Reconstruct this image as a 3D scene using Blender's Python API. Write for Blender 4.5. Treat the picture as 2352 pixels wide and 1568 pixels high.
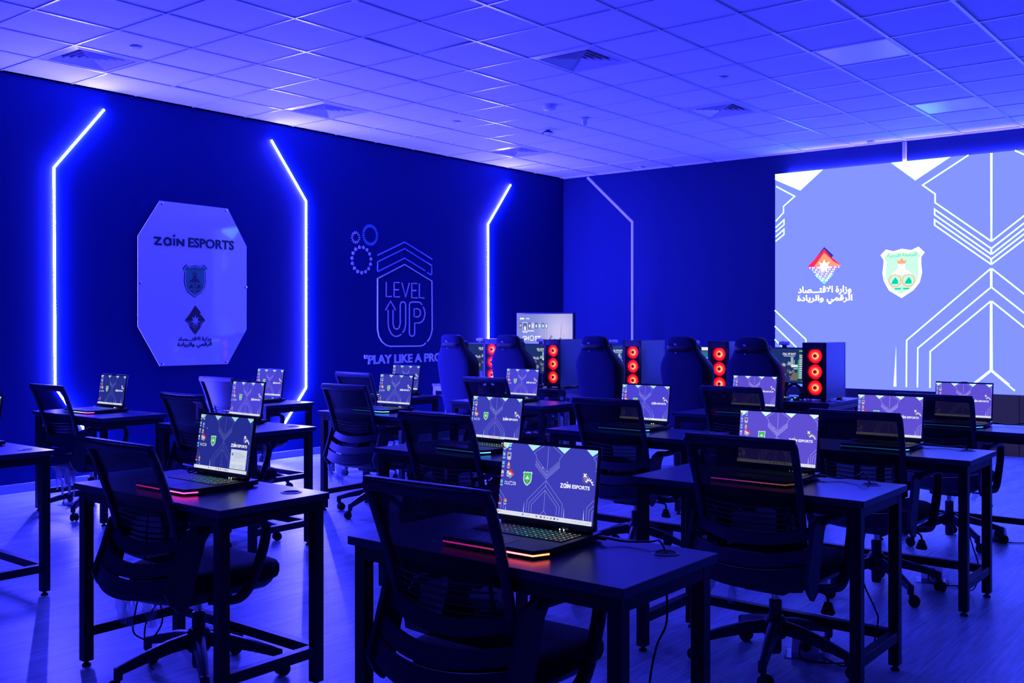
import bpy, bmesh, math, random
from mathutils import Vector, Matrix

random.seed(7)
for o in list(bpy.data.objects):
    bpy.data.objects.remove(o)
SC = bpy.context.scene
COL = SC.collection
PI = math.pi

# ------------------------------------------------------------------ camera
cam_data = bpy.data.cameras.new('camera')
cam_data.sensor_width = 36.0
cam_data.lens = 2312.06 / 2352 * 36.0
cam_data.shift_y = -39.44 / 2352
cam_data.clip_start = 0.05
cam = bpy.data.objects.new('camera', cam_data)
cam.location = (0, 0, 1.40)
cam.rotation_euler = (PI / 2, 0, 0.67504)
COL.objects.link(cam)
SC.camera = cam

# ------------------------------------------------------------------ world, exposure
SC.view_settings.view_transform = 'Standard'
SC.view_settings.look = 'None'
SC.view_settings.gamma = 1.0
SC.view_settings.exposure = 0.0
SC.view_settings.use_curve_mapping = False
world = bpy.data.worlds.new('world')
SC.world = world
world.use_nodes = True
world.node_tree.nodes['Background'].inputs[0].default_value = (0.004, 0.004, 0.03, 1)
world.node_tree.nodes['Background'].inputs[1].default_value = 1.0

LED_COLOR = (0.040, 0.036, 1.0)     # blue-violet LED strips along the walls
LED_POWER = 1650.0
SCREEN_GAIN = 1.0                   # the big LED video wall
CEIL = 3.479
XW = -8.44                          # left wall plane
YB = 11.72                          # back wall plane

# ------------------------------------------------------------------ materials
def srgb(r, g, b):
    def f(c):
        c /= 255.0
        return c / 12.92 if c <= 0.04045 else ((c + 0.055) / 1.055) ** 2.4
    return (f(r), f(g), f(b))

def mat(name, col, rough=0.5, metal=0.0, spec=0.5, emit=None, power=0.0, alpha=1.0, trans=0.0, coat=0.0):
    m = bpy.data.materials.new(name)
    m.use_nodes = True
    b = m.node_tree.nodes['Principled BSDF']
    b.inputs['Base Color'].default_value = (*col, 1)
    b.inputs['Roughness'].default_value = rough
    b.inputs['Metallic'].default_value = metal
    b.inputs['Specular IOR Level'].default_value = spec
    b.inputs['Alpha'].default_value = alpha
    b.inputs['Transmission Weight'].default_value = trans
    b.inputs['Coat Weight'].default_value = coat
    if emit:
        b.inputs['Emission Color'].default_value = (*emit, 1)
        b.inputs['Emission Strength'].default_value = power
    return m

def bump(m, scale, strength, dist=0.002, stretch=(1, 1, 1), detail=3.0):
    nt = m.node_tree
    tc = nt.nodes.new('ShaderNodeTexCoord')
    mp = nt.nodes.new('ShaderNodeMapping')
    mp.inputs['Scale'].default_value = stretch
    n = nt.nodes.new('ShaderNodeTexNoise')
    n.inputs['Scale'].default_value = scale
    n.inputs['Detail'].default_value = detail
    b = nt.nodes.new('ShaderNodeBump')
    b.inputs['Strength'].default_value = strength
    b.inputs['Distance'].default_value = dist
    nt.links.new(tc.outputs['Object'], mp.inputs['Vector'])
    nt.links.new(mp.outputs['Vector'], n.inputs['Vector'])
    nt.links.new(n.outputs['Fac'], b.inputs['Height'])
    nt.links.new(b.outputs['Normal'], nt.nodes['Principled BSDF'].inputs['Normal'])
    return n

def emis(name, col, power):
    m = bpy.data.materials.new(name)
    m.use_nodes = True
    nt = m.node_tree
    nt.nodes.remove(nt.nodes['Principled BSDF'])
    e = nt.nodes.new('ShaderNodeEmission')
    e.inputs['Color'].default_value = (*col, 1)
    e.inputs['Strength'].default_value = power
    nt.links.new(e.outputs[0], nt.nodes['Material Output'].inputs['Surface'])
    return m

def emis_attr(name, power):
    m = emis(name, (1, 1, 1), power)
    nt = m.node_tree
    a = nt.nodes.new('ShaderNodeAttribute')
    a.attribute_name = 'col'
    e = [n for n in nt.nodes if n.type == 'EMISSION'][0]
    nt.links.new(a.outputs['Color'], e.inputs['Color'])
    return m

def print_attr(name, rough=0.4, coat=0.0):
    m = mat(name, (1, 1, 1), rough, coat=coat)
    nt = m.node_tree
    a = nt.nodes.new('ShaderNodeAttribute')
    a.attribute_name = 'col'
    nt.links.new(a.outputs['Color'], nt.nodes['Principled BSDF'].inputs['Base Color'])
    return m

M = {}
M['strip'] = emis('led_strip_glow', LED_COLOR, LED_POWER)
M['edge_strip'] = emis('violet_edge_light', (0.075, 0.06, 1.0), 520.0)
M['strip_off'] = mat('unlit_diffuser', (0.72, 0.70, 0.76), 0.5)
M['alu'] = mat('aluminium_profile', (0.45, 0.45, 0.5), 0.35, 0.9)
M['ceil'] = mat('ceiling_tile', (0.78, 0.78, 0.80), 0.85, spec=0.2)
bump(M['ceil'], 240, 0.25, 0.001)
M['tbar'] = mat('ceiling_grid_paint', (0.8, 0.8, 0.82), 0.3, spec=0.6)
M['white'] = mat('white_plastic', (0.75, 0.75, 0.78), 0.4)
M['vent'] = mat('white_vent_metal', (0.75, 0.75, 0.78), 0.22, spec=0.7)
M['dark_hole'] = mat('dark_duct', (0.02, 0.02, 0.03), 0.9)
M['panel_off'] = mat('light_panel_diffuser', (0.82, 0.82, 0.85), 0.25, spec=0.8)
M['wall'] = mat('navy_wall_paint', (0.002, 0.012, 0.095), 0.65, spec=0.08)
bump(M['wall'], 160, 0.12, 0.001)
M['wall_b'] = mat('navy_wall_paint_back', (0.009, 0.018, 0.066), 0.65, spec=0.08)
bump(M['wall_b'], 160, 0.12, 0.001)
M['base'] = mat('skirting_grey', (0.30, 0.34, 0.46), 0.5)
M['black_wall'] = mat('black_base_panel', (0.012, 0.012, 0.016), 0.6)
M['grey_panel'] = mat('dark_grey_metal_panel', (0.34, 0.22, 0.035), 0.45, 0.3)
M['desk_top'] = mat('dark_navy_laminate', (0.006, 0.016, 0.075), 0.31, spec=0.5)
bump(M['desk_top'], 420, 0.10, 0.0006)
M['steel'] = mat('black_powder_coated_steel', (0.006, 0.008, 0.016), 0.40, spec=0.32)
M['foot'] = mat('black_rubber', (0.008, 0.008, 0.008), 0.7)
M['plastic'] = mat('black_plastic', (0.007, 0.013, 0.050), 0.42, spec=0.42)
bump(M['plastic'], 700, 0.15, 0.0004)
M['fabric'] = mat('black_seat_fabric', (0.007, 0.008, 0.016), 0.9, spec=0.2)
bump(M['fabric'], 900, 0.5, 0.001)
M['chrome'] = mat('chrome', (0.75, 0.75, 0.78), 0.15, 1.0)
M['lumbar'] = mat('clear_smoked_plastic', (0.003, 0.003, 0.008), 0.14, spec=0.6, alpha=0.8)
M['wrap'] = mat('clear_plastic_wrap', (0.7, 0.7, 0.8), 0.2, spec=0.8, alpha=0.45)
M['wrap_white'] = mat('white_foam_wrap', (0.75, 0.75, 0.8), 0.6, alpha=0.9)
M['laptop'] = mat('laptop_black', (0.018, 0.019, 0.026), 0.35, spec=0.5)
M['laptop_deck'] = mat('laptop_deck', (0.030, 0.032, 0.045), 0.4)
M['key'] = mat('key_black', (0.010, 0.010, 0.014), 0.45)
M['cable'] = mat('black_cable', (0.010, 0.010, 0.012), 0.42)
M['cable_white'] = mat('pale_cable', (0.6, 0.6, 0.65), 0.5)
M['display'] = emis_attr('display_pixels', 1.0)
M['wall_display'] = emis_attr('video_wall_pixels', SCREEN_GAIN)
M['glow'] = emis_attr('rgb_glow', 1.0)
M['print'] = print_attr('printed_graphic', 0.35)
M['acrylic'] = mat('white_acrylic', (0.82, 0.80, 0.84), 0.04, spec=0.6, coat=0.3)
M['neon_off'] = mat('unlit_neon_tube', (0.88, 0.84, 0.88), 0.35)
M['neon_blue'] = mat('unlit_blue_neon_tube', (0.20, 0.34, 0.85), 0.3)
M['letter'] = mat('lettering_white', (0.50, 0.48, 0.62), 0.4)
M['clear'] = mat('clear_acrylic', (0.8, 0.8, 0.9), 0.08, alpha=0.35, spec=0.8)
M['case'] = mat('pc_case_black', (0.020, 0.020, 0.026), 0.35)
M['case_glass'] = mat('smoked_glass', (0.004, 0.030, 0.10), 0.32, spec=0.4)
M['fan_frame'] = mat('fan_black', (0.012, 0.008, 0.008), 0.5)
M['suede'] = mat('dark_suede', (0.028, 0.030, 0.085), 0.95, spec=0.1)
bump(M['suede'], 500, 0.4, 0.001)
M['leather'] = mat('black_leatherette', (0.008, 0.008, 0.014), 0.5, spec=0.3)
M['logo_pale'] = mat('pale_print', (0.6, 0.58, 0.75), 0.5)
M['alu_dark'] = mat('grooved_dark_aluminium', (0.13, 0.12, 0.12), 0.35, 0.7)
M['red_led'] = emis('red_led', (1.0, 0.02, 0.03), 3.0)
M['green_led'] = emis('green_led', (0.03, 1.0, 0.25), 2.0)
M['white_led'] = emis('white_led', (0.8, 0.85, 1.0), 4.0)
M['adapter_white'] = mat('adapter_label', (0.85, 0.85, 0.9), 0.4)

def mesh_material():
    # woven chair back: fine open weave, part thread and part hole
    m = bpy.data.materials.new('woven_chair_mesh')
    m.use_nodes = True
    nt = m.node_tree
    b = nt.nodes['Principled BSDF']
    b.inputs['Base Color'].default_value = (0.002, 0.003, 0.009, 1)
    b.inputs['Roughness'].default_value = 0.35
    b.inputs['Specular IOR Level'].default_value = 0.18
    tr = nt.nodes.new('ShaderNodeBsdfTransparent')
    mx = nt.nodes.new('ShaderNodeMixShader')
    tc = nt.nodes.new('ShaderNodeTexCoord')
    w = nt.nodes.new('ShaderNodeTexWave')
    w.wave_type = 'BANDS'
    w.bands_direction = 'DIAGONAL'
    w.inputs['Scale'].default_value = 120.0
    mr = nt.nodes.new('ShaderNodeMapRange')
    mr.inputs['To Min'].default_value = 0.91
    mr.inputs['To Max'].default_value = 0.985
    nt.links.new(tc.outputs['Object'], w.inputs['Vector'])
    nt.links.new(w.outputs['Fac'], mr.inputs['Value'])
    nt.links.new(mr.outputs['Result'], mx.inputs['Fac'])
    nt.links.new(tr.outputs[0], mx.inputs[1])
    nt.links.new(b.outputs[0], mx.inputs[2])
    nt.links.new(mx.outputs[0], nt.nodes['Material Output'].inputs['Surface'])
    return m
M['mesh'] = mesh_material()

def floor_material():
    m = mat('vinyl_plank_floor', (0.3, 0.3, 0.3), 0.38, spec=0.4)
    nt = m.node_tree
    b = nt.nodes['Principled BSDF']
    tc = nt.nodes.new('ShaderNodeTexCoord')
    mp = nt.nodes.new('ShaderNodeMapping')
    mp.inputs['Rotation'].default_value = (0, 0, PI / 2)
    br = nt.nodes.new('ShaderNodeTexBrick')
    br.inputs['Scale'].default_value = 1.0
    br.inputs['Brick Width'].default_value = 1.22
    br.inputs['Row Height'].default_value = 0.18
    br.inputs['Mortar Size'].default_value = 0.0016
    br.inputs['Mortar Smooth'].default_value = 0.2
    br.inputs['Color1'].default_value = (0.52, 0.66, 0.66, 1)
    br.inputs['Color2'].default_value = (0.47, 0.60, 0.61, 1)
    br.inputs['Mortar'].default_value = (0.27, 0.35, 0.36, 1)
    mp2 = nt.nodes.new('ShaderNodeMapping')
    mp2.inputs['Scale'].default_value = (26, 1.6, 1)
    n1 = nt.nodes.new('ShaderNodeTexNoise')
    n1.inputs['Scale'].default_value = 2.2
    n1.inputs['Detail'].default_value = 7
    n1.inputs['Roughness'].default_value = 0.62
    mp3 = nt.nodes.new('ShaderNodeMapping')
    mp3.inputs['Scale'].default_value = (5, 1.1, 1)
    n2 = nt.nodes.new('ShaderNodeTexNoise')
    n2.inputs['Scale'].default_value = 1.6
    n2.inputs['Detail'].default_value = 3
    mx = nt.nodes.new('ShaderNodeMix')
    mx.data_type = 'RGBA'
    mx.blend_type = 'MULTIPLY'
    mx.inputs['Factor'].default_value = 1.0
    r1 = nt.nodes.new('ShaderNodeMapRange')
    r1.inputs['From Min'].default_value = 0.3
    r1.inputs['From Max'].default_value = 0.7
    r1.inputs['To Min'].default_value = 0.62
    r1.inputs['To Max'].default_value = 1.25
    r2 = nt.nodes.new('ShaderNodeMapRange')
    r2.inputs['From Min'].default_value = 0.3
    r2.inputs['From Max'].default_value = 0.7
    r2.inputs['To Min'].default_value = 0.78
    r2.inputs['To Max'].default_value = 1.15
    mul = nt.nodes.new('ShaderNodeMath')
    mul.operation = 'MULTIPLY'
    for p in (mp, mp2, mp3):
        nt.links.new(tc.outputs['Object'], p.inputs['Vector'])
    nt.links.new(mp.outputs[0], br.inputs['Vector'])
    nt.links.new(mp2.outputs[0], n1.inputs['Vector'])
    nt.links.new(mp3.outputs[0], n2.inputs['Vector'])
    nt.links.new(n1.outputs['Fac'], r1.inputs['Value'])
    nt.links.new(n2.outputs['Fac'], r2.inputs['Value'])
    nt.links.new(r1.outputs[0], mul.inputs[0])
    nt.links.new(r2.outputs[0], mul.inputs[1])
    nt.links.new(br.outputs['Color'], mx.inputs['A'])
    nt.links.new(mul.outputs[0], mx.inputs['B'])
    nt.links.new(mx.outputs['Result'], b.inputs['Base Color'])
    bm_ = nt.nodes.new('ShaderNodeBump')
    bm_.inputs['Strength'].default_value = 0.18
    bm_.inputs['Distance'].default_value = 0.002
    nt.links.new(mul.outputs[0], bm_.inputs['Height'])
    nt.links.new(bm_.outputs[0], b.inputs['Normal'])
    return m
M['floor'] = floor_material()

def fan_glow_material():
    # lit fan: bright ring round the hub fading to red at the blade tips
    m = emis('red_fan_glow', (1, 0, 0), 1.0)
    nt = m.node_tree
    e = [n for n in nt.nodes if n.type == 'EMISSION'][0]
    tc = nt.nodes.new('ShaderNodeTexCoord')
    ln = nt.nodes.new('ShaderNodeVectorMath')
    ln.operation = 'LENGTH'
    cr = nt.nodes.new('ShaderNodeValToRGB')
    mr = nt.nodes.new('ShaderNodeMapRange')
    mr.inputs['From Max'].default_value = 0.062
    el = cr.color_ramp.elements
    el[0].position = 0.0
    el[0].color = (0.35, 0.0, 0.0, 1)
    el[1].position = 1.0
    el[1].color = (1.6, 0.0, 0.02, 1)
    for p, c in ((0.24, (0.5, 0.0, 0.0, 1)), (0.30, (1.6, 0.75, 0.30, 1)), (0.40, (1.9, 1.2, 0.55, 1)), (0.55, (3.2, 0.10, 0.05, 1)), (0.8, (3.0, 0.004, 0.03, 1))):
        x = el.new(p)
        x.color = c
    nt.links.new(tc.outputs['Object'], ln.inputs[0])
    nt.links.new(ln.outputs['Value'], mr.inputs['Value'])
    nt.links.new(mr.outputs[0], cr.inputs['Fac'])
    nt.links.new(cr.outputs['Color'], e.inputs['Color'])
    return m
M['fan_glow'] = fan_glow_material()

# ------------------------------------------------------------------ mesh helpers
def box(bm, c, s, rot=None, bev=0.0, seg=1):
    r = bmesh.ops.create_cube(bm, size=1.0)
    vs = r['verts']
    bmesh.ops.scale(bm, vec=s, verts=vs)
    if bev:
        es = list({e for v in vs for e in v.link_edges})
        q = bmesh.ops.bevel(bm, geom=es, offset=bev, segments=seg, affect='EDGES', profile=0.5)
        vs = list({v for f in q['faces'] for v in f.verts} | {v for v in vs if v.is_valid})
        vs = [v for v in vs if v.is_valid]
    if rot:
        bmesh.ops.rotate(bm, cent=(0, 0, 0), matrix=rot, verts=vs)
    bmesh.ops.translate(bm, vec=c, verts=vs)

def bx(bm, x0, x1, y0, y1, z0, z1, bev=0.0, seg=1):
    box(bm, ((x0 + x1) / 2, (y0 + y1) / 2, (z0 + z1) / 2), (abs(x1 - x0), abs(y1 - y0), abs(z1 - z0)), None, bev, seg)

def sweep(bm, pts, section, closed=False, cap=True, up=Vector((0, 0, 1)), scales=None):
    # section: list of (a, b) in the frame (side, up) carried along pts
    pts = [Vector(p) for p in pts]
    n = len(pts)
    rings = []
    prev = None
    for i, p in enumerate(pts):
        a = pts[(i - 1) % n] if (closed or i > 0) else p
        b = pts[(i + 1) % n] if (closed or i < n - 1) else p
        t = (b - a)
        if t.length < 1e-9:
            t = Vector((0, 1, 0))
        t.normalize()
        if prev is None:
            ref = up if abs(t.dot(up)) < 0.95 else Vector((1, 0, 0))
            side = t.cross(ref).normalized()
        else:
            side = prev - t * prev.dot(t)
            side = side.normalized() if side.length > 1e-6 else t.cross(up).normalized()
        prev = side
        u2 = side.cross(t).normalized()
        k = scales[i] if scales else 1.0
        rings.append([bm.verts.new(p + side * (x * k) + u2 * (y * k)) for x, y in section])
    m = len(section)
    for i in range(n if closed else n - 1):
        A, B = rings[i], rings[(i + 1) % n]
        for j in range(m):
            bm.faces.new((A[j], A[(j + 1) % m], B[(j + 1) % m], B[j]))
    if cap and not closed:
        bm.faces.new(rings[0][::-1])
        bm.faces.new(rings[-1])
    return rings

def circ(r, n=8, ry=None):
    ry = ry or r
    return [(r * math.cos(2 * PI * k / n), ry * math.sin(2 * PI * k / n)) for k in range(n)]

def rrect(w, h, r, n=3):
    o = []
    for cx, cy, a0 in ((w / 2 - r, h / 2 - r, 0), (-w / 2 + r, h / 2 - r, PI / 2), (-w / 2 + r, -h / 2 + r, PI), (w / 2 - r, -h / 2 + r, 1.5 * PI)):
        for k in range(n + 1):
            a = a0 + PI / 2 * k / n
            o.append((cx + r * math.cos(a), cy + r * math.sin(a)))
    return o

def smooth_path(pts, n=6):
    P = [Vector(p) for p in pts]
    o = []
    for i in range(len(P) - 1):
        p0 = P[max(i - 1, 0)]
        p1, p2 = P[i], P[i + 1]
        p3 = P[min(i + 2, len(P) - 1)]
        for k in range(n):
            t = k / n
            o.append(0.5 * ((2 * p1) + (-p0 + p2) * t + (2 * p0 - 5 * p1 + 4 * p2 - p3) * t * t + (-p0 + 3 * p1 - 3 * p2 + p3) * t ** 3))
    o.append(P[-1])
    return o

def tube(bm, pts, r, n=8, smooth=0, scales=None):
    if smooth:
        pts = smooth_path(pts, smooth)
    sweep(bm, pts, circ(r, n), scales=scales)

def lathe(bm, prof, n=24, mtx=None):
    # prof: list of (radius, z)
    rings = []
    for r, z in prof:
        if r < 1e-6:
            rings.append([bm.verts.new((0, 0, z))])
        else:
            rings.append([bm.verts.new((r * math.cos(2 * PI * k / n), r * math.sin(2 * PI * k / n), z)) for k in range(n)])
    for A, B in zip(rings, rings[1:]):
        for k in range(n):
            k2 = (k + 1) % n
            if len(A) == 1 and len(B) == 1:
                continue
            if len(A) == 1:
                bm.faces.new((A[0], B[k], B[k2]))
            elif len(B) == 1:
                bm.faces.new((A[k], A[k2], B[0]))
            else:
                bm.faces.new((A[k], A[k2], B[k2], B[k]))
    if mtx is not None:
        bmesh.ops.transform(bm, matrix=mtx, verts=[v for r in rings for v in r])

def prism(bm, poly, d0, d1, mtx=None):
    # poly in (x, z), extruded along y from d0 to d1
    a = [bm.verts.new((x, d0, z)) for x, z in poly]
    b = [bm.verts.new((x, d1, z)) for x, z in poly]
    bm.faces.new(a)
    bm.faces.new(b[::-1])
    n = len(poly)
    for i in range(n):
        bm.faces.new((a[i], b[i], b[(i + 1) % n], a[(i + 1) % n]))
    if mtx is not None:
        bmesh.ops.transform(bm, matrix=mtx, verts=a + b)

def finish(name, bm, m, parent=None, smooth=False, loc=None):
    bmesh.ops.recalc_face_normals(bm, faces=bm.faces[:])
    me = bpy.data.meshes.new(name)
    bm.to_mesh(me)
    bm.free()
    for x in (m if isinstance(m, (list, tuple)) else [m]):
        me.materials.append(x)
    if smooth:
        for p in me.polygons:
            p.use_smooth = True
        if smooth != 'all':
            me.set_sharp_from_angle(angle=math.radians(smooth if not isinstance(smooth, bool) else 38))
    o = bpy.data.objects.new(name, me)
    COL.objects.link(o)
    if parent:
        o.parent = parent
    if loc is not None:
        o.location = loc
    return o

def tag(o, label, cat, group=None, kind=None):
    o['label'] = label
    o['category'] = cat
    if group:
        o['group'] = group
    if kind:
        o['kind'] = kind
    return o

def thing(name, label, cat, loc=(0, 0, 0), rz=0.0, group=None):
    o = bpy.data.objects.new(name, None)
    COL.objects.link(o)
    o.location = loc
    o.rotation_euler = (0, 0, rz)
    return tag(o, label, cat, group)

def struct(name, bm, m, label=None, parent=None, smooth=False):
    o = finish(name, bm, m, parent, smooth)
    o['kind'] = 'structure'
    if label and not parent:
        o['label'] = label
    return o

def copy_tree(root, loc=None, rz=None, label=None, group=None):
    c = root.copy()
    COL.objects.link(c)
    if loc is not None:
        c.location = loc
    if rz is not None:
        c.rotation_euler = (0, 0, rz)
    if label:
        c['label'] = label
    if group:
        c['group'] = group
    for ch in root.children:
        d = ch.copy()
        COL.objects.link(d)
        d.parent = c
        for g in ch.children:
            e = g.copy()
            COL.objects.link(e)
            e.parent = d
    return c

def kid(root, base):
    return [c for c in root.children if c.name.split('.')[0] == base]

# ------------------------------------------------------------------ flat artwork (screens, prints)
_text_cache = {}
def text_mesh(body, bold=0.0):
    k = (body, bold)
    if k not in _text_cache:
        c = bpy.data.curves.new('lettering', 'FONT')
        c.body = body
        c.resolution_u = 3
        c.offset = bold
        o = bpy.data.objects.new('lettering', c)
        COL.objects.link(o)
        dg = bpy.context.evaluated_depsgraph_get()
        dg.update()
        me = bpy.data.meshes.new_from_object(o.evaluated_get(dg))
        vs = [(v.co.x, v.co.y) for v in me.vertices]
        fs = [tuple(p.vertices) for p in me.polygons]
        bpy.data.objects.remove(o)
        bpy.data.curves.remove(c)
        bpy.data.meshes.remove(me)
        _text_cache[k] = (vs, fs)
    return _text_cache[k]

class Art:
    def __init__(self, step=0.0002):
        self.v, self.f, self.c = [], [], []
        self.h, self.step = 0.0, step
    def up(self):
        self.h += self.step
    def poly(self, pts, col, up=True):
        if up:
            self.up()
        i = len(self.v)
        self.v += [(x, y, self.h) for x, y in pts]
        self.f.append(tuple(range(i, i + len(pts))))
        self.c.append(col)
    def rect(self, x0, x1, y0, y1, col, up=True):
        self.poly([(x0, y0), (x1, y0), (x1, y1), (x0, y1)], col, up)
    def disc(self, c, r, col, n=20, ry=None, up=True):
        ry = ry or r
        self.poly([(c[0] + r * math.cos(2 * PI * k / n), c[1] + ry * math.sin(2 * PI * k / n)) for k in range(n)], col, up)
    def ring(self, c, r0, r1, col, n=24):
        self.up()
        for k in range(n):
            a, b = 2 * PI * k / n, 2 * PI * (k + 1) / n
            self.poly([(c[0] + r0 * math.cos(a), c[1] + r0 * math.sin(a)), (c[0] + r1 * math.cos(a), c[1] + r1 * math.sin(a)),
                       (c[0] + r1 * math.cos(b), c[1] + r1 * math.sin(b)), (c[0] + r0 * math.cos(b), c[1] + r0 * math.sin(b))], col, False)
    def stroke(self, pts, w, col, up=True):
        if up:
            self.up()
        P = [Vector((p[0], p[1])) for p in pts]
        L, R = [], []
        n = len(P)
        cl = (P[0] - P[-1]).length < 1e-6 and n > 3
        for i in range(n):
            a = P[i] - P[i - 1] if i > 0 else (P[0] - P[-2] if cl else None)
            b = P[i + 1] - P[i] if i < n - 1 else (P[1] - P[0] if cl else None)
            if a is None: a = b
            if b is None: b = a
            a, b = a.normalized(), b.normalized()
            na, nb = Vector((-a.y, a.x)), Vector((-b.y, b.x))
            m = na + nb
            if m.length < 1e-4:
                m = na
            m.normalize()
            k = w / 2 / max(0.35, m.dot(na))
            L.append(P[i] + m * k)
            R.append(P[i] - m * k)
        for i in range(n - 1):
            self.poly([tuple(L[i]), tuple(R[i]), tuple(R[i + 1]), tuple(L[i + 1])], col, False)
    def text(self, body, x0, x1, y0, y1, col, bold=0.0):
        self.up()
        vs, fs = text_mesh(body, bold)
        ax, bx_ = min(v[0] for v in vs), max(v[0] for v in vs)
        ay, by = min(v[1] for v in vs), max(v[1] for v in vs)
        i = len(self.v)
        for x, y in vs:
            self.v.append((x0 + (x - ax) / (bx_ - ax) * (x1 - x0), y0 + (y - ay) / (by - ay) * (y1 - y0), self.h))
        for f in fs:
            self.f.append(tuple(i + q for q in f))
            self.c.append(col)
    def build(self, name, m, fmap, parent=None):
        me = bpy.data.meshes.new(name)
        me.from_pydata([tuple(fmap(*v)) for v in self.v], [], self.f)
        ca = me.color_attributes.new('col', 'FLOAT_COLOR', 'CORNER')
        k = 0
        for p, c in zip(me.polygons, self.c):
            for _ in p.vertices:
                ca.data[k].color = (c[0], c[1], c[2], 1.0)
                k += 1
        me.materials.append(m)
        me.update()
        o = bpy.data.objects.new(name, me)
        COL.objects.link(o)
        if parent:
            o.parent = parent
        return o

def lerp(a, b, t):
    return a + (b - a) * t

AR1 = '\uFEA9\uFE8E\uFEBC\u0640\u0640\u0640\uFE98\uFED7\uFEFB\uFE8D \uFE93\uFEAD\uFE8D\uFEAF\uFEED'
AR2 = '\uFE93\uFEA9\uFE8E\uFEF3\uFEAE\uFEDF\uFE8D\uFEED \uFEF2\uFEE4\uFED7\uFEAE\uFEDF\uFE8D'
AR3 = '\uFE94\uFEF4\uFEE7\uFEA9\uFEAD\uFEF7\uFE8D \uFE94\uFECC\uFEE3\uFE8E\uFEA0\uFEDF\uFE8D'
SHIELD = [(0, .865), (.13, .975), (.3, .93), (.485, .975), (.7, .94), (.865, 1), (1, .885), (.925, .8), (.925, .64), (.945, .5), (.89, .3), (.75, .15), (.485, 0), (.2, .15), (.08, .34), (.045, .5), (.07, .68), (.075, .76)]

def draw_shield(a, x0, x1, y0, y1, white, green, gold, motif):
    f = lambda u, v: (lerp(x0, x1, u), lerp(y0, y1, v))
    a.poly([f(u, v) for u, v in SHIELD], white)
    a.poly([f(.485 + (u - .485) * .84, .52 + (v - .52) * .86) for u, v in SHIELD], green)
    a.text(AR3, *[f(.16, 0)[0], f(.82, 0)[0], f(0, .80)[1], f(0, .90)[1]], motif, 0.01)
    a.poly([f(*q) for q in ((.40, .68), (.37, .76), (.43, .73), (.485, .80), (.54, .73), (.60, .76), (.57, .68))], gold)
    a.poly([f(*q) for q in ((.41, .67), (.56, .67), (.56, .58), (.66, .52), (.72, .46), (.25, .46), (.31, .52), (.41, .58))], white)
    for cx in (.335, .64):
        c = f(cx, .345)
        r = .15 * (x1 - x0)
        a.ring(c, r * .84, r, gold, 18)
        a.poly([(c[0] - r * .6, c[1] - r * .5), (c[0] + r * .5, c[1] - r * .5), (c[0] + r * .45, c[1]), (c[0] + r * .1, c[1] + r * .55), (c[0] - r * .3, c[1] + r * .1)], motif)
    a.rect(f(.33, 0)[0], f(.47, 0)[0], f(0, .17)[1], f(0, .2)[1], motif)
    a.rect(f(.52, 0)[0], f(.66, 0)[0], f(0, .17)[1], f(0, .2)[1], motif)

def draw_diamond(a, x0, x1, y0, y1, dark, red, red2, dots, dot2, green, star):
    f = lambda u, v: (lerp(x0, x1, u), lerp(y0, y1, v))
    a.poly([f(.24, .73), f(.5, 1.04), f(.76, .8), f(.7, .7), f(.5, .6)], dark)
    a.poly([f(0, .5), f(.5, .98), f(.62, .84), f(.66, .78), f(.74, .72), f(.8, .68), f(1, .5)], red)
    a.poly([f(.2, .5), f(.5, .88), f(.78, .62), f(1, .5)], red2)
    a.poly([f(.22, .27), f(.5, 0), f(.76, .27), f(.70, .33), f(.5, .13), f(.28, .33)], green)
    a.up()
    for j in range(7):
        v = .47 - j * .06
        w = v * .98
        k = max(1, int(w / .045))
        for i in range(-k, k + 1):
            u = .5 + i * .042
            if abs(u - .5) <= w:
                c = f(u, v)
                a.disc(c, .016 * (x1 - x0), dots if (i + j) % 3 else dot2, 6, .026 * (y1 - y0), up=False)
    P = []
    for k in range(14):
        r = .21 if k % 2 == 0 else .10
        an = PI / 2 + k * PI / 7
        P.append(f(.5 + r * math.cos(an), .5 + r * .95 * math.sin(an)))
    a.poly(P, star)

def draw_zain(a, x0, x1, y0, y1, col, w):
    # the four rounded letters of the first word, drawn as strokes
    f = lambda u, v: (lerp(x0, x1, u), lerp(y0, y1, v))
    h = 0.68
    a.stroke([f(0, h - .04), f(.22, h - .04)], w, col)
    a.stroke([f(.215, h - .03), f(.025, .03)], w, col)
    a.stroke([f(.01, .03), f(.25, .03)], w, col)
    P = []
    for k in range(15):
        an = 2 * PI * k / 14
        P.append(f(.435 + .105 * math.cos(an), h * .5 + h * .5 * math.sin(an)))
    a.stroke(P, w, col)
    a.stroke([f(.54, h), f(.54, 0)], w, col)
    a.stroke([f(.655, h), f(.655, 0)], w, col)
    a.disc(f(.655, .95), w * .62, col, 10)
    a.stroke([f(.765, -.01), f(.765, h + .01)], w, col)
    a.stroke([f(.765, h - .04), f(.965, .04)], w, col)
    a.stroke([f(.965, -.01), f(.965, h + .01)], w, col)

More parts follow.
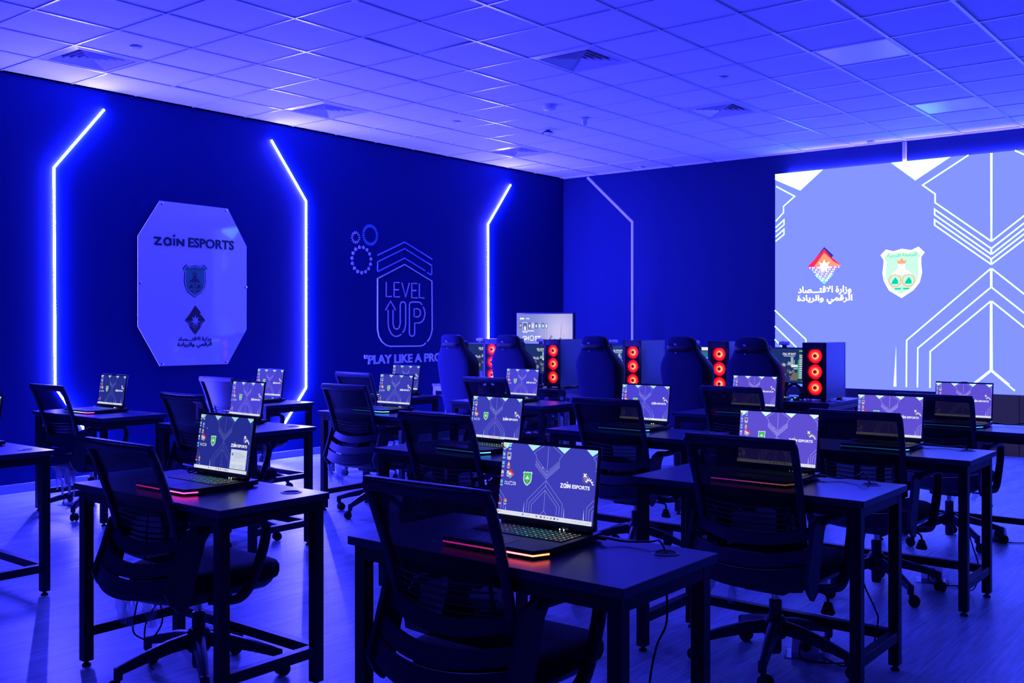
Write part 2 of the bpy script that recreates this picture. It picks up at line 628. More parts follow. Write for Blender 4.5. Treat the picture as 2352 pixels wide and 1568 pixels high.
# traced outlines of flat artwork, in metres on their own planes
W = {'tri':[[(0.0,1.0),(0.166,0.998),(0.067,0.916),(0.002,0.962)],[(0.436,0.999),(0.653,0.997),(0.529,0.913)],[(0.938,0.997),(1.155,0.999),(1.063,0.913)],[(1.421,0.996),(1.6,0.998),(1.599,0.968),(1.518,0.913)]],'lines':[[(0.794,0.996),(0.796,0.64)],[(0.716,0.995),(0.553,0.892),(0.599,0.854),(0.601,0.816),(0.796,0.64),(0.993,0.812),(0.996,0.849),(1.039,0.89),(0.871,0.999)],[(0.795,0.59),(0.6,0.762),(0.595,0.784),(0.794,0.611),(0.994,0.786),(0.995,0.763),(0.795,0.59)],[(0.793,0.545),(0.596,0.716),(0.594,0.741),(0.796,0.57),(0.994,0.742),(0.995,0.718),(0.793,0.545)],[(0.794,0.611),(0.795,0.59)],[(0.796,0.57),(0.793,0.545)],[(0.493,0.065),(0.498,0.231),(0.794,0.528),(1.091,0.235),(1.09,0.064)],[(0.794,0.528),(0.793,0.453)],[(0.536,0.062),(0.537,0.196),(0.793,0.453),(1.048,0.194),(1.047,0.067)],[(0.581,0.062),(0.58,0.181),(0.79,0.393),(1.003,0.185),(1.003,0.071)],[(0.79,0.393),(0.793,0.111)],[(0.741,0.063),(0.793,0.111),(0.839,0.067)],[(1.599,0.928),(1.543,0.891),(1.588,0.844),(1.594,0.785)],[(1.589,0.784),(1.59,0.76)],[(1.592,0.737),(1.593,0.711)],[(1.598,0.34),(1.489,0.233),(1.491,0.064)],[(1.602,0.267),(1.53,0.198),(1.529,0.064)],[(1.6,0.205),(1.577,0.181),(1.578,0.065)],[(0.0,0.331),(0.097,0.233),(0.094,0.066)],[(-0.002,0.258),(0.051,0.203),(0.052,0.07)],[(0.007,0.923),(0.047,0.896),(0.007,0.852)]],'spikes':[[(0.454,0.209),(0.445,0.06),(0.458,0.061)],[(1.125,0.198),(1.125,0.063),(1.138,0.063)],[(1.448,0.207),(1.442,0.06),(1.457,0.06)],[(0.135,0.121),(0.13,0.061),(0.141,0.061)]],'bar':[(-0.005,0.058),(1.602,0.06),(1.6,0.0),(0.0,-0.0)],'pts':{'shield':[(0.396,0.623),(0.568,0.425)],'diamond':[(0.096,0.634),(0.249,0.498)],'arab':[(0.071,0.461),(0.287,0.417)],'zain':[(1.04,0.459),(1.212,0.54)],'esp':[(1.235,0.465),(1.522,0.471),(1.233,0.517)],'ball':[(1.444,0.625),(1.498,0.617)],'spark':[(1.433,0.656)],'arc':[(1.461,0.57),(1.509,0.598),(1.569,0.535)],'ic':[(0.046,0.964),(0.142,0.964),(0.047,0.836),(0.142,0.821),(0.046,0.712),(0.142,0.702),(0.045,0.583),(0.142,0.587),(0.044,0.452),(0.041,0.189),(0.138,0.194)],'cursor':[(0.739,0.698)],'win':[(-0.201,1.096)]}}
Dd = {'tri':[[(-5.183,3.233),(-4.592,3.232),(-4.875,3.012),(-5.183,3.186)],[(-3.796,3.232),(-3.151,3.237),(-3.529,3.014)]],'lines':[[(-5.183,3.09),(-4.944,2.949),(-5.087,2.838),(-5.087,2.761),(-5.188,2.662)],[(-5.188,2.584),(-5.08,2.673),(-5.08,2.614),(-5.188,2.533)],[(-5.188,2.471),(-5.08,2.557),(-5.08,2.496),(-5.188,2.416)],[(-2.966,3.24),(-3.448,2.955),(-3.314,2.845),(-3.314,2.749),(-2.736,2.29),(-2.193,2.673)],[(-2.731,3.238),(-2.734,2.29)],[(-2.736,2.151),(-3.319,2.616),(-3.319,2.675),(-2.736,2.213),(-2.193,2.595)],[(-2.736,2.043),(-3.319,2.5),(-3.319,2.559),(-2.736,2.1),(-2.193,2.491)],[(-2.736,2.151),(-2.193,2.543)],[(-2.736,2.043),(-2.193,2.439)],[(-2.736,2.213),(-2.736,2.151)],[(-2.736,2.1),(-2.736,2.043)],[(-3.624,0.693),(-3.62,1.22),(-2.739,1.999),(-1.932,1.331)],[(-2.739,1.999),(-2.739,1.796)],[(-3.502,0.694),(-3.498,1.133),(-2.739,1.796),(-2.023,1.193)],[(-3.367,0.694),(-3.364,1.098),(-2.739,1.649),(-2.1,1.14)],[(-2.739,1.649),(-2.743,0.907)],[(-2.915,0.757),(-2.743,0.907),(-2.502,0.696)],[(-5.194,1.572),(-4.798,1.218),(-4.802,0.657)],[(-5.194,1.378),(-4.921,1.127),(-4.921,0.653)],[(-5.194,1.215),(-5.072,1.104),(-5.072,0.647)],[(-2.494,3.238),(-2.397,3.175)]],'spike':[[(-3.735,1.153),(-3.764,0.693),(-3.731,0.695)]],'pts':{'diamond':[(-4.781,2.319),(-4.361,1.873)],'arab1':[(-4.896,1.791),(-4.246,1.846)],'arab2':[(-4.906,1.701),(-4.233,1.759)],'shield':[(-3.909,2.268),(-3.421,1.697)],'box':[(-5.19,3.232),(-5.19,0.653)]}}
L = {'lines':[[(8.741,1.139),(8.266,1.144),(8.198,1.158),(8.13,1.201),(8.083,1.263),(8.063,1.342),(8.063,1.925),(8.5,2.107),(8.968,1.925),(8.972,1.338),(8.953,1.274),(8.922,1.223),(8.884,1.191)],[(8.86,1.173),(8.824,1.151),(8.781,1.141),(8.741,1.139)],[(8.063,2.193),(8.5,2.371),(8.972,2.193)],[(8.851,2.047),(8.5,2.182),(8.072,2.008),(8.063,2.014),(8.063,2.117),(8.5,2.294),(8.963,2.115),(8.963,2.009),(8.948,2.003),(8.884,2.031)],[(8.198,1.891),(8.198,1.722),(8.283,1.724)],[(8.407,1.889),(8.326,1.889),(8.326,1.72),(8.416,1.722)],[(8.326,1.803),(8.4,1.805)],[(8.452,1.891),(8.517,1.721),(8.579,1.891)],[(8.705,1.889),(8.62,1.889),(8.62,1.716),(8.714,1.716)],[(8.62,1.804),(8.696,1.804)],[(8.75,1.89),(8.747,1.719),(8.833,1.717)],[(8.442,1.282),(8.403,1.264),(8.369,1.258),(8.326,1.263),(8.279,1.292),(8.245,1.341),(8.228,1.402),(8.228,1.565),(8.189,1.567),(8.269,1.67),(8.351,1.566),(8.308,1.566),(8.308,1.402),(8.326,1.359),(8.369,1.34),(8.407,1.359),(8.426,1.408),(8.426,1.632),(8.442,1.657),(8.473,1.666),(8.501,1.658),(8.517,1.633),(8.517,1.402),(8.5,1.34),(8.465,1.3)],[(8.796,1.635),(8.774,1.656),(8.741,1.666),(8.624,1.666),(8.592,1.656),(8.579,1.634),(8.579,1.289),(8.594,1.267),(8.624,1.258),(8.655,1.266),(8.669,1.289),(8.669,1.415),(8.741,1.415),(8.792,1.43),(8.829,1.466),(8.848,1.53),(8.838,1.574),(8.814,1.612)],[(8.66,1.491),(8.66,1.585),(8.723,1.586),(8.756,1.573),(8.769,1.536),(8.756,1.504),(8.723,1.488),(8.683,1.488)]],'fl':[[(7.73,2.373),(7.802,2.378),(7.73,2.3)],[(7.951,2.412),(8.077,2.421),(7.951,2.286)],[(7.818,2.131),(7.984,2.125),(7.818,1.972)]],'play':[(7.858,0.946),(9.066,0.937),(7.858,1.053),(9.066,1.047)]}
S = {'out':[(5.245,2.546),(5.99,2.539),(6.213,2.18),(6.213,1.349),(5.99,1.009),(5.245,1.013),(5.022,1.381),(5.022,2.203)],'bolts':[(5.267,2.522),(5.97,2.517),(5.045,1.778),(6.199,1.771),(5.267,1.034),(5.969,1.029)],'zain':[(5.184,2.137),(5.503,2.141),(5.184,2.228)],'esp':[(5.542,2.136),(6.057,2.137),(5.542,2.225)],'shield':[(5.484,1.973),(5.754,1.656)],'diamond':[(5.506,1.436),(5.735,1.437),(5.619,1.57),(5.619,1.3)],'ar1':[(5.435,1.245),(5.802,1.237),(5.435,1.279)],'ar2':[(5.429,1.189),(5.809,1.182),(5.429,1.228)]}

# ================================================================== room shell
bm = bmesh.new()
bx(bm, XW, 3.2, -3.0, YB, -0.05, 0)
struct('floor', bm, M['floor'], 'wood grain vinyl plank floor lit blue')
bm = bmesh.new()
bx(bm, XW - 0.1, XW, -3.0, YB + 0.1, -0.05, CEIL + 0.05)
struct('wall_left', bm, M['wall'], 'navy wall with the light strips and signs')
bm = bmesh.new()
bx(bm, XW, 3.2, YB, YB + 0.1, -0.05, CEIL + 0.05)
bx(bm, -8.03, 3.2, YB - 0.02, YB, 0, CEIL, 0.003)
struct('wall_back', bm, M['wall_b'], 'navy back wall behind the video wall')
bm = bmesh.new()
bx(bm, 3.2, 3.3, -3.0, YB + 0.1, -0.05, CEIL + 0.05)
struct('wall_right', bm, M['wall'], 'navy wall right of the desks')
bm = bmesh.new()
bx(bm, XW - 0.1, 3.3, -3.1, -3.0, -0.05, CEIL + 0.05)
struct('wall_front', bm, M['wall'], 'navy wall behind the camera')
bm = bmesh.new()
bx(bm, XW, XW + 0.012, -3.0, YB - 0.02, 0, 0.075, 0.003)
struct('baseboard_left', bm, M['base'], 'grey skirting along the navy wall')
bm = bmesh.new()
bx(bm, XW + 0.012, -5.3, YB - 0.032, YB - 0.02, 0, 0.075, 0.003)
struct('baseboard_back', bm, M['base'], 'grey skirting along the back wall')

# suspended ceiling: 60 cm tiles in a white grid
AX, AY = -7.232, 3.821
bm = bmesh.new()
SKIP = {(-1, 0), (-1, 4), (-1, 9), (4, 4), (4, 8), (7, 6), (7, 10)}
TILT = {(3, 2): (0.005, -0.0035), (-1, 2): (0.003, -0.003)}
for i in range(-2, 18):
    for j in range(-12, 14):
        if (i, j) in SKIP:
            continue
        x0, y0 = AX + .6 * i, AY + .6 * j
        x1, y1 = min(x0 + .6, 3.2), min(y0 + .6, YB)
        tx, ty = TILT.get((i, j), (random.uniform(-.0008, .0008), random.uniform(-.0008, .0008)))
        z = CEIL + .004 + random.uniform(0, .0015)
        vs = []
        for x, y, sx, sy in ((x0, y0, -1, -1), (x1, y0, 1, -1), (x1, y1, 1, 1), (x0, y1, -1, 1)):
            vs.append(bm.verts.new((x, y, z + abs(tx) + abs(ty) + sx * tx + sy * ty)))
        bm.faces.new(vs[::-1])
bx(bm, XW - .1, 3.3, -3.1, YB + .1, CEIL + .12, CEIL + .16)
ceiling = struct('ceiling', bm, M['ceil'], 'white suspended tile ceiling')
bm = bmesh.new()
for i in range(-2, 18):
    x = AX + .6 * i
    bx(bm, x - .012, x + .012, -3.0, YB, CEIL - .002, CEIL + .006)
for j in range(-11, 14):
    y = AY + .6 * j
    bx(bm, XW, 3.2, y - .0075, y + .0075, CEIL - .0015, CEIL + .006)
bx(bm, XW, XW + .02, -3.0, YB, CEIL - .002, CEIL + .006)
bx(bm, XW, 3.2, YB - .04, YB, CEIL - .002, CEIL + .006)
struct('ceiling_grid', bm, M['tbar'], None, ceiling)

# ------------------------------------------------------------------ ceiling fittings
def make_vent(label):
    t = thing('ceiling_vent', label, 'ceiling vent', group='air diffusers in the ceiling')
    bm = bmesh.new()
    for r0, r1, z in ((.292, .235, .0),):
        for k in range(4):
            a, b = PI / 4 + k * PI / 2, PI / 4 + (k + 1) * PI / 2
            q = math.sqrt(2)
            P = [(r0 * q * math.cos(a), r0 * q * math.sin(a), .004), (r0 * q * math.cos(b), r0 * q * math.sin(b), .004),
                 (r1 * q * math.cos(b), r1 * q * math.sin(b), -.004), (r1 * q * math.cos(a), r1 * q * math.sin(a), -.004)]
            bm.faces.new([bm.verts.new(p) for p in P])
            P2 = [P[3], P[2], (r1 * q * math.cos(b), r1 * q * math.sin(b), .05), (r1 * q * math.cos(a), r1 * q * math.sin(a), .05)]
            bm.faces.new([bm.verts.new(p) for p in P2])
    finish('frame', bm, M['vent'], t)
    bm = bmesh.new()
    bx(bm, -.235, .235, -.235, .235, .06, .07)
    finish('duct_cover', bm, M['dark_hole'], t)
    for k in range(5):
        ro = .225 - k * .043
        bm = bmesh.new()
        q = math.sqrt(2)
        for j in range(4):
            a, b = PI / 4 + j * PI / 2, PI / 4 + (j + 1) * PI / 2
            lo, hi = ro, max(ro - .034, .012)
            A = [(lo * q, -.004), (hi * q, .03)]
            v = []
            for off in (0, .0018):
                v.append([bm.verts.new((A[0][0] * math.cos(a), A[0][0] * math.sin(a), A[0][1] + off)), bm.verts.new((A[0][0] * math.cos(b), A[0][0] * math.sin(b), A[0][1] + off)),
                          bm.verts.new((A[1][0] * math.cos(b), A[1][0] * math.sin(b), A[1][1] + off)), bm.verts.new((A[1][0] * math.cos(a), A[1][0] * math.sin(a), A[1][1] + off))])
            bm.faces.new(v[0])
            bm.faces.new(v[1][::-1])
            bm.faces.new((v[0][0], v[1][0], v[1][1], v[0][1]))
        finish('louvre', bm, M['vent'], t)
    return t
def cell(i, j, z=CEIL):
    return (AX + .6 * i + .3, AY + .6 * j + .3, z - .001)
v0 = make_vent('square ceiling vent above the left light strip, near the left edge')
v0.location = cell(-1, 0)
copy_tree(v0, cell(-1, 4), None, 'square ceiling vent above the light strip right of the white sign')
copy_tree(v0, cell(-1, 9), None, 'square ceiling vent catching bright glints near the far corner')
copy_tree(v0, cell(4, 4), None, 'dark square ceiling vent at the top middle, the largest on the right half')
copy_tree(v0, cell(4, 8), None, 'square ceiling vent beyond the small round plate, nearest the video wall')

def make_light_panel(label):
    t = thing('ceiling_light_panel', label, 'ceiling light', group='switched off light panels in the ceiling')
    bm = bmesh.new()
    for a in range(4):
        R = Matrix.Rotation(a * PI / 2, 3, 'Z')
        box(bm, R @ Vector((0, .287, .003)), (.598, .022, .010) if a % 2 == 0 else (.022, .598, .010))
    finish('frame', bm, M['white'], t)
    bm = bmesh.new()
    bx(bm, -.278, .278, -.278, .278, .004, .008)
    finish('diffuser', bm, M['panel_off'], t)
    return t
lp = make_light_panel('pale switched off ceiling light panel, the nearer of the two at top right')
lp.location = cell(7, 6)
copy_tree(lp, cell(7, 10), None, 'pale switched off ceiling light panel, the farther of the two above the video wall')

def ceil_at(a, b):
    return (AX + .6 * a, AY + .6 * b, CEIL)
t = thing('smoke_detector', 'round white smoke detector on the ceiling, widest of the domes', 'smoke detector', ceil_at(2.535, 6.473))
bm = bmesh.new(); lathe(bm, [(0, -.005), (.07, -.005), (.075, 0), (.075, .004), (0, .004)], 28)
finish('base_plate', bm, M['white'], t, 40)
bm = bmesh.new(); lathe(bm, [(0, -.045), (.045, -.042), (.062, -.03), (.066, -.012), (.062, -.005), (0, -.005)], 28)
finish('dome', bm, M['white'], t, 40)
t = thing('ceiling_sensor', 'small cone shaped sensor on the ceiling right of the smoke detector', 'sensor', ceil_at(2.409, 7.627))
bm = bmesh.new(); lathe(bm, [(0, -.008), (.05, -.006), (.052, 0), (0, 0)], 24)
finish('base_plate', bm, M['white'], t, 40)
bm = bmesh.new(); lathe(bm, [(0, -.075), (.02, -.07), (.032, -.045), (.036, -.008), (0, -.008)], 24)
finish('sensor_head', bm, M['white'], t, 40)
t = thing('ceiling_speaker', 'dark winged ceiling device below the smoke detector', 'ceiling device', ceil_at(1.351, 8.044))
bm = bmesh.new(); lathe(bm, [(0, -.05), (.05, -.045), (.055, -.035), (0, -.03)], 24)
finish('dish', bm, M['white'], t, 40)
bm = bmesh.new()
prism(bm, [(-.075, -.035), (0, -.002), (.075, -.035), (.03, -.022), (0, -.03), (-.03, -.022)], -.03, .03)
bx(bm, -.008, .008, -.008, .008, -.02, 0)
finish('bracket', bm, M['plastic'], t)
SPK = [((.517, .518), 'thin round sprinkler plate in the ceiling right of the leftmost vent'), ((.525, 6.493), 'tiny round sprinkler plate in the ceiling left of the smoke detector'),
       ((5.528, 6.521), 'round sprinkler plate in the ceiling between the two right hand vents'), ((5.433, 12.791), 'round sprinkler plate in the ceiling just above the video wall'),
       ((.389, 12.755), 'round sprinkler plate in the ceiling at the far left corner by the unlit strip')]
sp = None
for (a, b), lab in SPK:
    if sp is None:
        sp = thing('sprinkler_cover', lab, 'sprinkler', ceil_at(a, b), 0, 'sprinkler plates in the ceiling')
        bm = bmesh.new(); lathe(bm, [(0, -.012), (.03, -.012), (.042, -.008), (.045, 0), (0, 0)], 24)
        finish('cover_plate', bm, M['white'], sp, 40)
    else:
        copy_tree(sp, ceil_at(a, b), None, lab)

# ------------------------------------------------------------------ LED strips on the left wall
def strip(pts, name, label, lit=True, plane='X', w=.017):
    # pts are (along wall, height)
    t = thing(name, label, 'LED strip', (0, 0, 0), 0, 'LED strips on the left wall' if plane == 'X' else 'unlit strips on the back wall')
    P = []
    for i, p in enumerate(pts):
        P.append(Vector((XW, p[0], p[1])) if plane == 'X' else Vector((p[0], YB - .02, p[1])))
    out = Vector((1, 0, 0)) if plane == 'X' else Vector((0, -1, 0))
    for nm, hw, d0, d1, mm in (('mounting_channel', w * .62, -.002, .0035, M['alu']), ('light_diffuser', w * .5, .0035, .0155, M['strip'] if lit else M['strip_off'])):
        bm = bmesh.new()
        n = len(P)
        rings = []
        for i in range(n):
            a = (P[i] - P[i - 1]).normalized() if i else (P[1] - P[0]).normalized()
            b = (P[i + 1] - P[i]).normalized() if i < n - 1 else a
            na, nb = out.cross(a), out.cross(b)
            m = (na + nb).normalized()
            k = hw / max(.4, m.dot(na))
            rings.append([bm.verts.new(P[i] + m * k + out * d0), bm.verts.new(P[i] - m * k + out * d0), bm.verts.new(P[i] - m * k * .8 + out * d1), bm.verts.new(P[i] + m * k * .8 + out * d1)])
        for A, B in zip(rings, rings[1:]):
            for j in range(4):
                bm.faces.new((A[j], A[(j + 1) % 4], B[(j + 1) % 4], B[j]))
        bm.faces.new(rings[0])
        bm.faces.new(rings[-1][::-1])
        finish(nm, bm, mm, t)
    return t
strip([(4.725, 3.309), (4.27, 2.739), (4.28, .86), (4.735, .20)], 'led_strip', 'glowing blue white LED strip, leftmost, left of the white octagonal sign')
strip([(6.558, 3.3), (7.016, 2.714), (7.016, .724), (6.575, .169)], 'led_strip', 'glowing blue white LED strip between the octagonal sign and the arrow sign')
strip([(10.506, 3.268), (10.035, 2.702), (10.045, .73), (10.49, .17)], 'led_strip', 'glowing blue white LED strip near the far corner, right of the arrow sign')
strip([(-8.003, 3.46), (-7.267, 2.787), (-7.267, .08)], 'unlit_strip', 'pale unlit strip bent down the back wall left of the video wall', False, 'Y', .04)
strip([(-3.66, 3.47), (-3.66, 3.0)], 'unlit_strip', 'short pale unlit strip above the top of the video wall', False, 'Y', .045)

# ================================================================== wall signs
def on_left(x0):
    return lambda u, v, h: (x0 + h, u, v)

# white acrylic octagon on stand-off bolts
t = thing('octagonal_sign', 'white acrylic octagonal sign with dark lettering and two emblems', 'wall sign', (0, 0, 0))
bm = bmesh.new()
v0_ = [bm.verts.new((XW + .052, y, z)) for y, z in S['out']]
v1_ = [bm.verts.new((XW + .060, y, z)) for y, z in S['out']]
bm.faces.new(v0_); bm.faces.new(v1_[::-1])
for i in range(8):
    bm.faces.new((v0_[i], v1_[i], v1_[(i + 1) % 8], v0_[(i + 1) % 8]))
finish('acrylic_panel', bm, M['acrylic'], t)
for y, z in S['bolts']:
    bm = bmesh.new()
    lathe(bm, [(0, 0), (.010, 0), (.010, .060), (.014, .060), (.014, .066), (.009, .069), (0, .069)], 16, Matrix.Translation((XW, y, z)) @ Matrix.Rotation(PI / 2, 4, 'Y'))
    finish('standoff_bolt', bm, M['chrome'], t, 40)
NAVY = (.004, .006, .03)
def raised(name, art, parent, x0, thick, m):
    # artwork with a little real thickness: front faces plus a slab behind them
    o = art.build(name, m, on_left(x0), parent)
    md = o.modifiers.new('thick', 'SOLIDIFY')
    md.thickness = thick
    md.offset = 0
    return o
a = Art()
draw_zain(a, 5.184, 5.503, 2.139, 2.236, NAVY, .019)
raised('name_lettering', a, t, XW + .062, .006, M['print'])
a = Art()
a.text('ESPORTS', 5.545, 6.06, 2.133, 2.225, NAVY, .025)
raised('esports_lettering', a, t, XW + .062, .006, M['print'])
a = Art()
draw_shield(a, 5.484, 5.754, 1.656, 1.973, (.02, .02, .05), (.02, .30, .14), (.10, .05, .06), (.01, .03, .03))
# pale rim inside the dark outline
rim = [(5.484 + .27 * (.485 + (u - .485) * .9), 1.656 + .317 * (.52 + (v - .52) * .92)) for u, v in SHIELD]
a.stroke(rim + [rim[0]], .006, (.75, .75, .8))
raised('shield_emblem', a, t, XW + .062, .003, M['print'])
a = Art()
draw_diamond(a, 5.506, 5.735, 1.30, 1.57, NAVY, (.02, .005, .02), (.03, .006, .02), (.03, .02, .05), (.05, .02, .04), (.01, .04, .03), (.55, .55, .6))
raised('diamond_emblem', a, t, XW + .062, .003, M['print'])
a = Art()
a.text(AR1, 5.435, 5.80, 1.232, 1.282, NAVY, .02)
a.text(AR2, 5.429, 5.805, 1.172, 1.230, NAVY, .02)
raised('ministry_lettering', a, t, XW + .062, .003, M['print'])

# LEVEL UP outline sign: unlit tubes on the wall
t = thing('arrow_sign', 'unlit tube sign reading LEVEL UP inside an arrow shaped outline', 'wall sign', (0, 0, 0))
def tubes(name, idx, m):
    bm = bmesh.new()
    for i in idx:
        P = [(XW + .008, y, z) for y, z in L['lines'][i]]
        sweep(bm, P, circ(.0082, 8))
    return finish(name, bm, m, t, 40)
tubes('arrow_outline', [0, 1], M['neon_off'])
tubes('chevron', [2], M['neon_blue'])
tubes('chevron', [3], M['neon_blue'])
tubes('level_lettering', [4, 5, 6, 7, 8, 9, 10], M['neon_off'])
tubes('up_lettering', [11, 12, 13], M['neon_off'])

# three petal rings beside it
t = thing('petal_ring_logo', 'logo of three petal rings on the navy wall, left of the chevrons', 'wall logo', (0, 0, 0))
def petals(name, c, r0, r1, n, w, col, drop=False):
    a = Art()
    for k in range(n):
        an = 2 * PI * k / n + .12
        d = Vector((math.cos(an), math.sin(an)))
        p = Vector((-d.y, d.x))
        C = Vector(c)
        if drop:
            q = [C + d * r0, C + d * lerp(r0, r1, .1) + p * w * .8, C + d * lerp(r0, r1, .45) + p * w, C + d * lerp(r0, r1, .75) + p * w * .6, C + d * r1,
                 C + d * lerp(r0, r1, .75) - p * w * .6, C + d * lerp(r0, r1, .45) - p * w, C + d * lerp(r0, r1, .1) - p * w * .8]
        else:
            q = [C + d * r0, C + d * lerp(r0, r1, .5) + p * w, C + d * r1, C + d * lerp(r0, r1, .5) - p * w]
        a.poly([tuple(v) for v in q], col)
        a.h = 0
    o = a.build(name, M['print'], on_left(XW + .004), t)
    md = o.modifiers.new('thick', 'SOLIDIFY')
    md.thickness = .005
    md.offset = 0
petals('small_ring', (7.73, 2.375), .038, .072, 14, .007, (.85, .80, .85))
petals('spiky_ring', (7.951, 2.417), .084, .127, 28, .008, (.10, .42, .85))
petals('leaf_ring', (7.818, 2.128), .125, .168, 15, .021, (.70, .70, .80), True)

# slogan
a = Art()
a.text('"PLAY LIKE A PRO"', 7.858, 9.20, .944, 1.052, (.80, .76, .85), .03)
o = a.build('wall_slogan', M['print'], on_left(XW + .006))
md = o.modifiers.new('thick', 'SOLIDIFY'); md.thickness = .01; md.offset = 0
tag(o, 'pale slogan lettering on the navy wall below the arrow sign', 'wall lettering')

# ================================================================== LED video wall
t = thing('video_wall', 'large bright LED video wall with white line pattern and emblems', 'LED screen', (0, 0, 0))
LX0, LX1, LZ0, LZ1, LY = -5.195, .02, .652, 3.240, 11.655
bm = bmesh.new()
bx(bm, LX0, LX1, LY + .002, LY + .016, LZ0, LZ1)
bx(bm, LX0 + .1, LX1 - .1, LY + .016, YB - .021, LZ0, LZ1 - .05)
finish('cabinet', bm, M['black_wall'], t)
BG = (.235, .305, 7.0)
WH = (1.05, 3.0, 8)
LN = (1.0, 2.0, 6.0)
a = Art(.0004)
a.rect(LX0, LX1, LZ0, LZ1, BG)
CXW = -2.735
mir = lambda P: [(2 * CXW - x, z) for x, z in P]
clampz = lambda P: [(max(x, LX0), min(max(z, LZ0), LZ1)) for x, z in P]
TRI = [[(LX0, LZ1), (-4.592, LZ1), (-4.875, 3.012), (LX0, 3.17)], [(-3.796, LZ1), (-3.151, LZ1), (-3.529, 3.014)]]
for P in TRI:
    a.poly(P, WH)
    a.poly(mir(P), WH)
half = lambda P: [q for q in P if q[0] <= CXW + .006]
for k, P in enumerate(Dd['lines']):
    if k in (7, 8, len(Dd['lines']) - 1):
        continue
    P = clampz(P)
    H = half(P) if k in (3, 5, 6, 11, 13, 14) else P
    if len(H) > 1:
        a.stroke(H, .0165, LN)
        a.stroke(mir(H), .0165, LN)
for P in Dd['spike']:
    P = clampz(P)
    a.poly(P, LN); a.poly(mir(P), LN)
draw_diamond(a, -4.781, -4.361, 1.873, 2.300, (.06, .03, .30), (1.3, .03, .10), (1.4, .38, .22), (2, 2, 2.2), (.9, .25, .5), (.2, 1.1, 1.2), (2.4, 2.4, 2.6))
a.text(AR1, -4.896, -4.246, 1.752, 1.855, (2.4, 2.5, 2.8), .03)
a.text(AR2, -4.906, -4.233, 1.640, 1.750, (2.4, 2.5, 2.8), .03)
draw_shield(a, -3.909, -3.421, 1.697, 2.268, (2.2, 2.3, 2.5), (.62, 1.05, .84), (1.5, .45, .25), (.0, .72, .42))
a.build('screen', M['wall_display'], lambda u, v, h: (u, LY - h, v), t)
bm = bmesh.new()
bx(bm, LX0, -2.74, LY - .01, YB - .021, 0.0, LZ0 - .004)
finish('plinth', bm, M['black_wall'], t)
for x0, x1 in ((-2.735, -2.46), (-2.455, -1.2), (-1.195, .02)):
    bm = bmesh.new()
    bx(bm, x0, x1, LY - .02, YB - .021, 0.0, LZ0 - .006, .002)
    finish('service_panel', bm, M['grey_panel'], t)

bm = bmesh.new()
bx(bm, LX0 + .15, LX1 - .05, LY + .018, LY + .030, LZ1 - .016, LZ1 - .008)
finish('top_edge_light', bm, M['edge_strip'], t)

# ================================================================== desks
GX = {'A1': (-2.330, 2.10), 'A2': (-2.300, 3.69), 'A3': (-2.290, 5.10), 'A4': (-2.260, 6.58),
      'B1': (-3.985, 2.10), 'B2': (-3.885, 3.69), 'B3': (-3.755, 5.03), 'B4': (-3.72, 6.53),
      'C1': (-6.105, 2.09), 'C2': (-5.970, 3.72), 'C3': (-5.880, 5.00), 'C4': (-5.795, 6.38),
      'D2': (-7.540, 3.65), 'D3': (-7.545, 5.04), 'D4': (-7.270, 6.29)}
ROWN = {'1': 'front row', '2': 'second row', '3': 'third row', '4': 'fourth row'}
WHERE = {'C1': 'leftmost, cut by the frame edge, in the front row', 'B1': 'second from the left in the front row', 'A1': 'nearest the camera at bottom centre',
         'D2': 'leftmost in the second row', 'C2': 'second from the left in the second row', 'B2': 'third from the left in the second row', 'A2': 'rightmost in the second row',
         'D3': 'leftmost in the third row', 'C3': 'second from the left in the third row', 'B3': 'third from the left in the third row', 'A3': 'rightmost in the third row',
         'D4': 'leftmost in the fourth row', 'C4': 'second from the left in the fourth row', 'B4': 'third from the left in the fourth row', 'A4': 'rightmost in the fourth row'}
DW, DD, DH = 1.0, .5, .75

def make_desk():
    t = thing('desk', '', 'desk', group='black desks in rows')
    bm = bmesh.new()
    bx(bm, -.5, .5, -.25, .25, DH - .026, DH, .0015)
    finish('desktop', bm, M['desk_top'], t)
    for sx in (-1, 1):
        for sy in (-1, 1):
            bm = bmesh.new()
            box(bm, (sx * .462, sy * .215, (.022 + DH - .026) / 2), (.042, .042, DH - .048), None, .002)
            lg = finish('leg', bm, M['steel'], t)
            bm = bmesh.new()
            lathe(bm, [(0, 0), (.017, 0), (.019, .004), (.014, .01), (.008, .014), (.008, .024), (0, .024)], 14, Matrix.Translation((sx * .462, sy * .215, 0)))
            finish('levelling_foot', bm, M['foot'], lg, 40)
    bm = bmesh.new()
    for sy in (-1, 1):
        box(bm, (0, sy * .215, DH - .047), (.882, .040, .042))
    for sx in (-1, 1):
        box(bm, (sx * .462, 0, DH - .047), (.040, .388, .042))
    finish('apron', bm, M['steel'], t)
    for c, s in (((-.462, 0, .142), (.038, .388, .040)), ((.462, 0, .142), (.038, .388, .040)), ((0, .215, .142), (.882, .038, .040))):
        bm = bmesh.new()
        box(bm, c, s, None, .0015)
        finish('stretcher', bm, M['steel'], t)
    bm = bmesh.new()
    lathe(bm, [(.030, .0002), (.030, .002), (.034, .0035), (.040, .002), (.041, .0002)], 28, Matrix.Translation((.384, .157, DH)))
    g = finish('cable_grommet', bm, M['laptop'], t, 40)
    bm = bmesh.new()
    lathe(bm, [(0, .0008), (.030, .0008)], 24, Matrix.Translation((.384, .157, DH)))
    finish('grommet_opening', bm, M['dark_hole'], g)
    return t

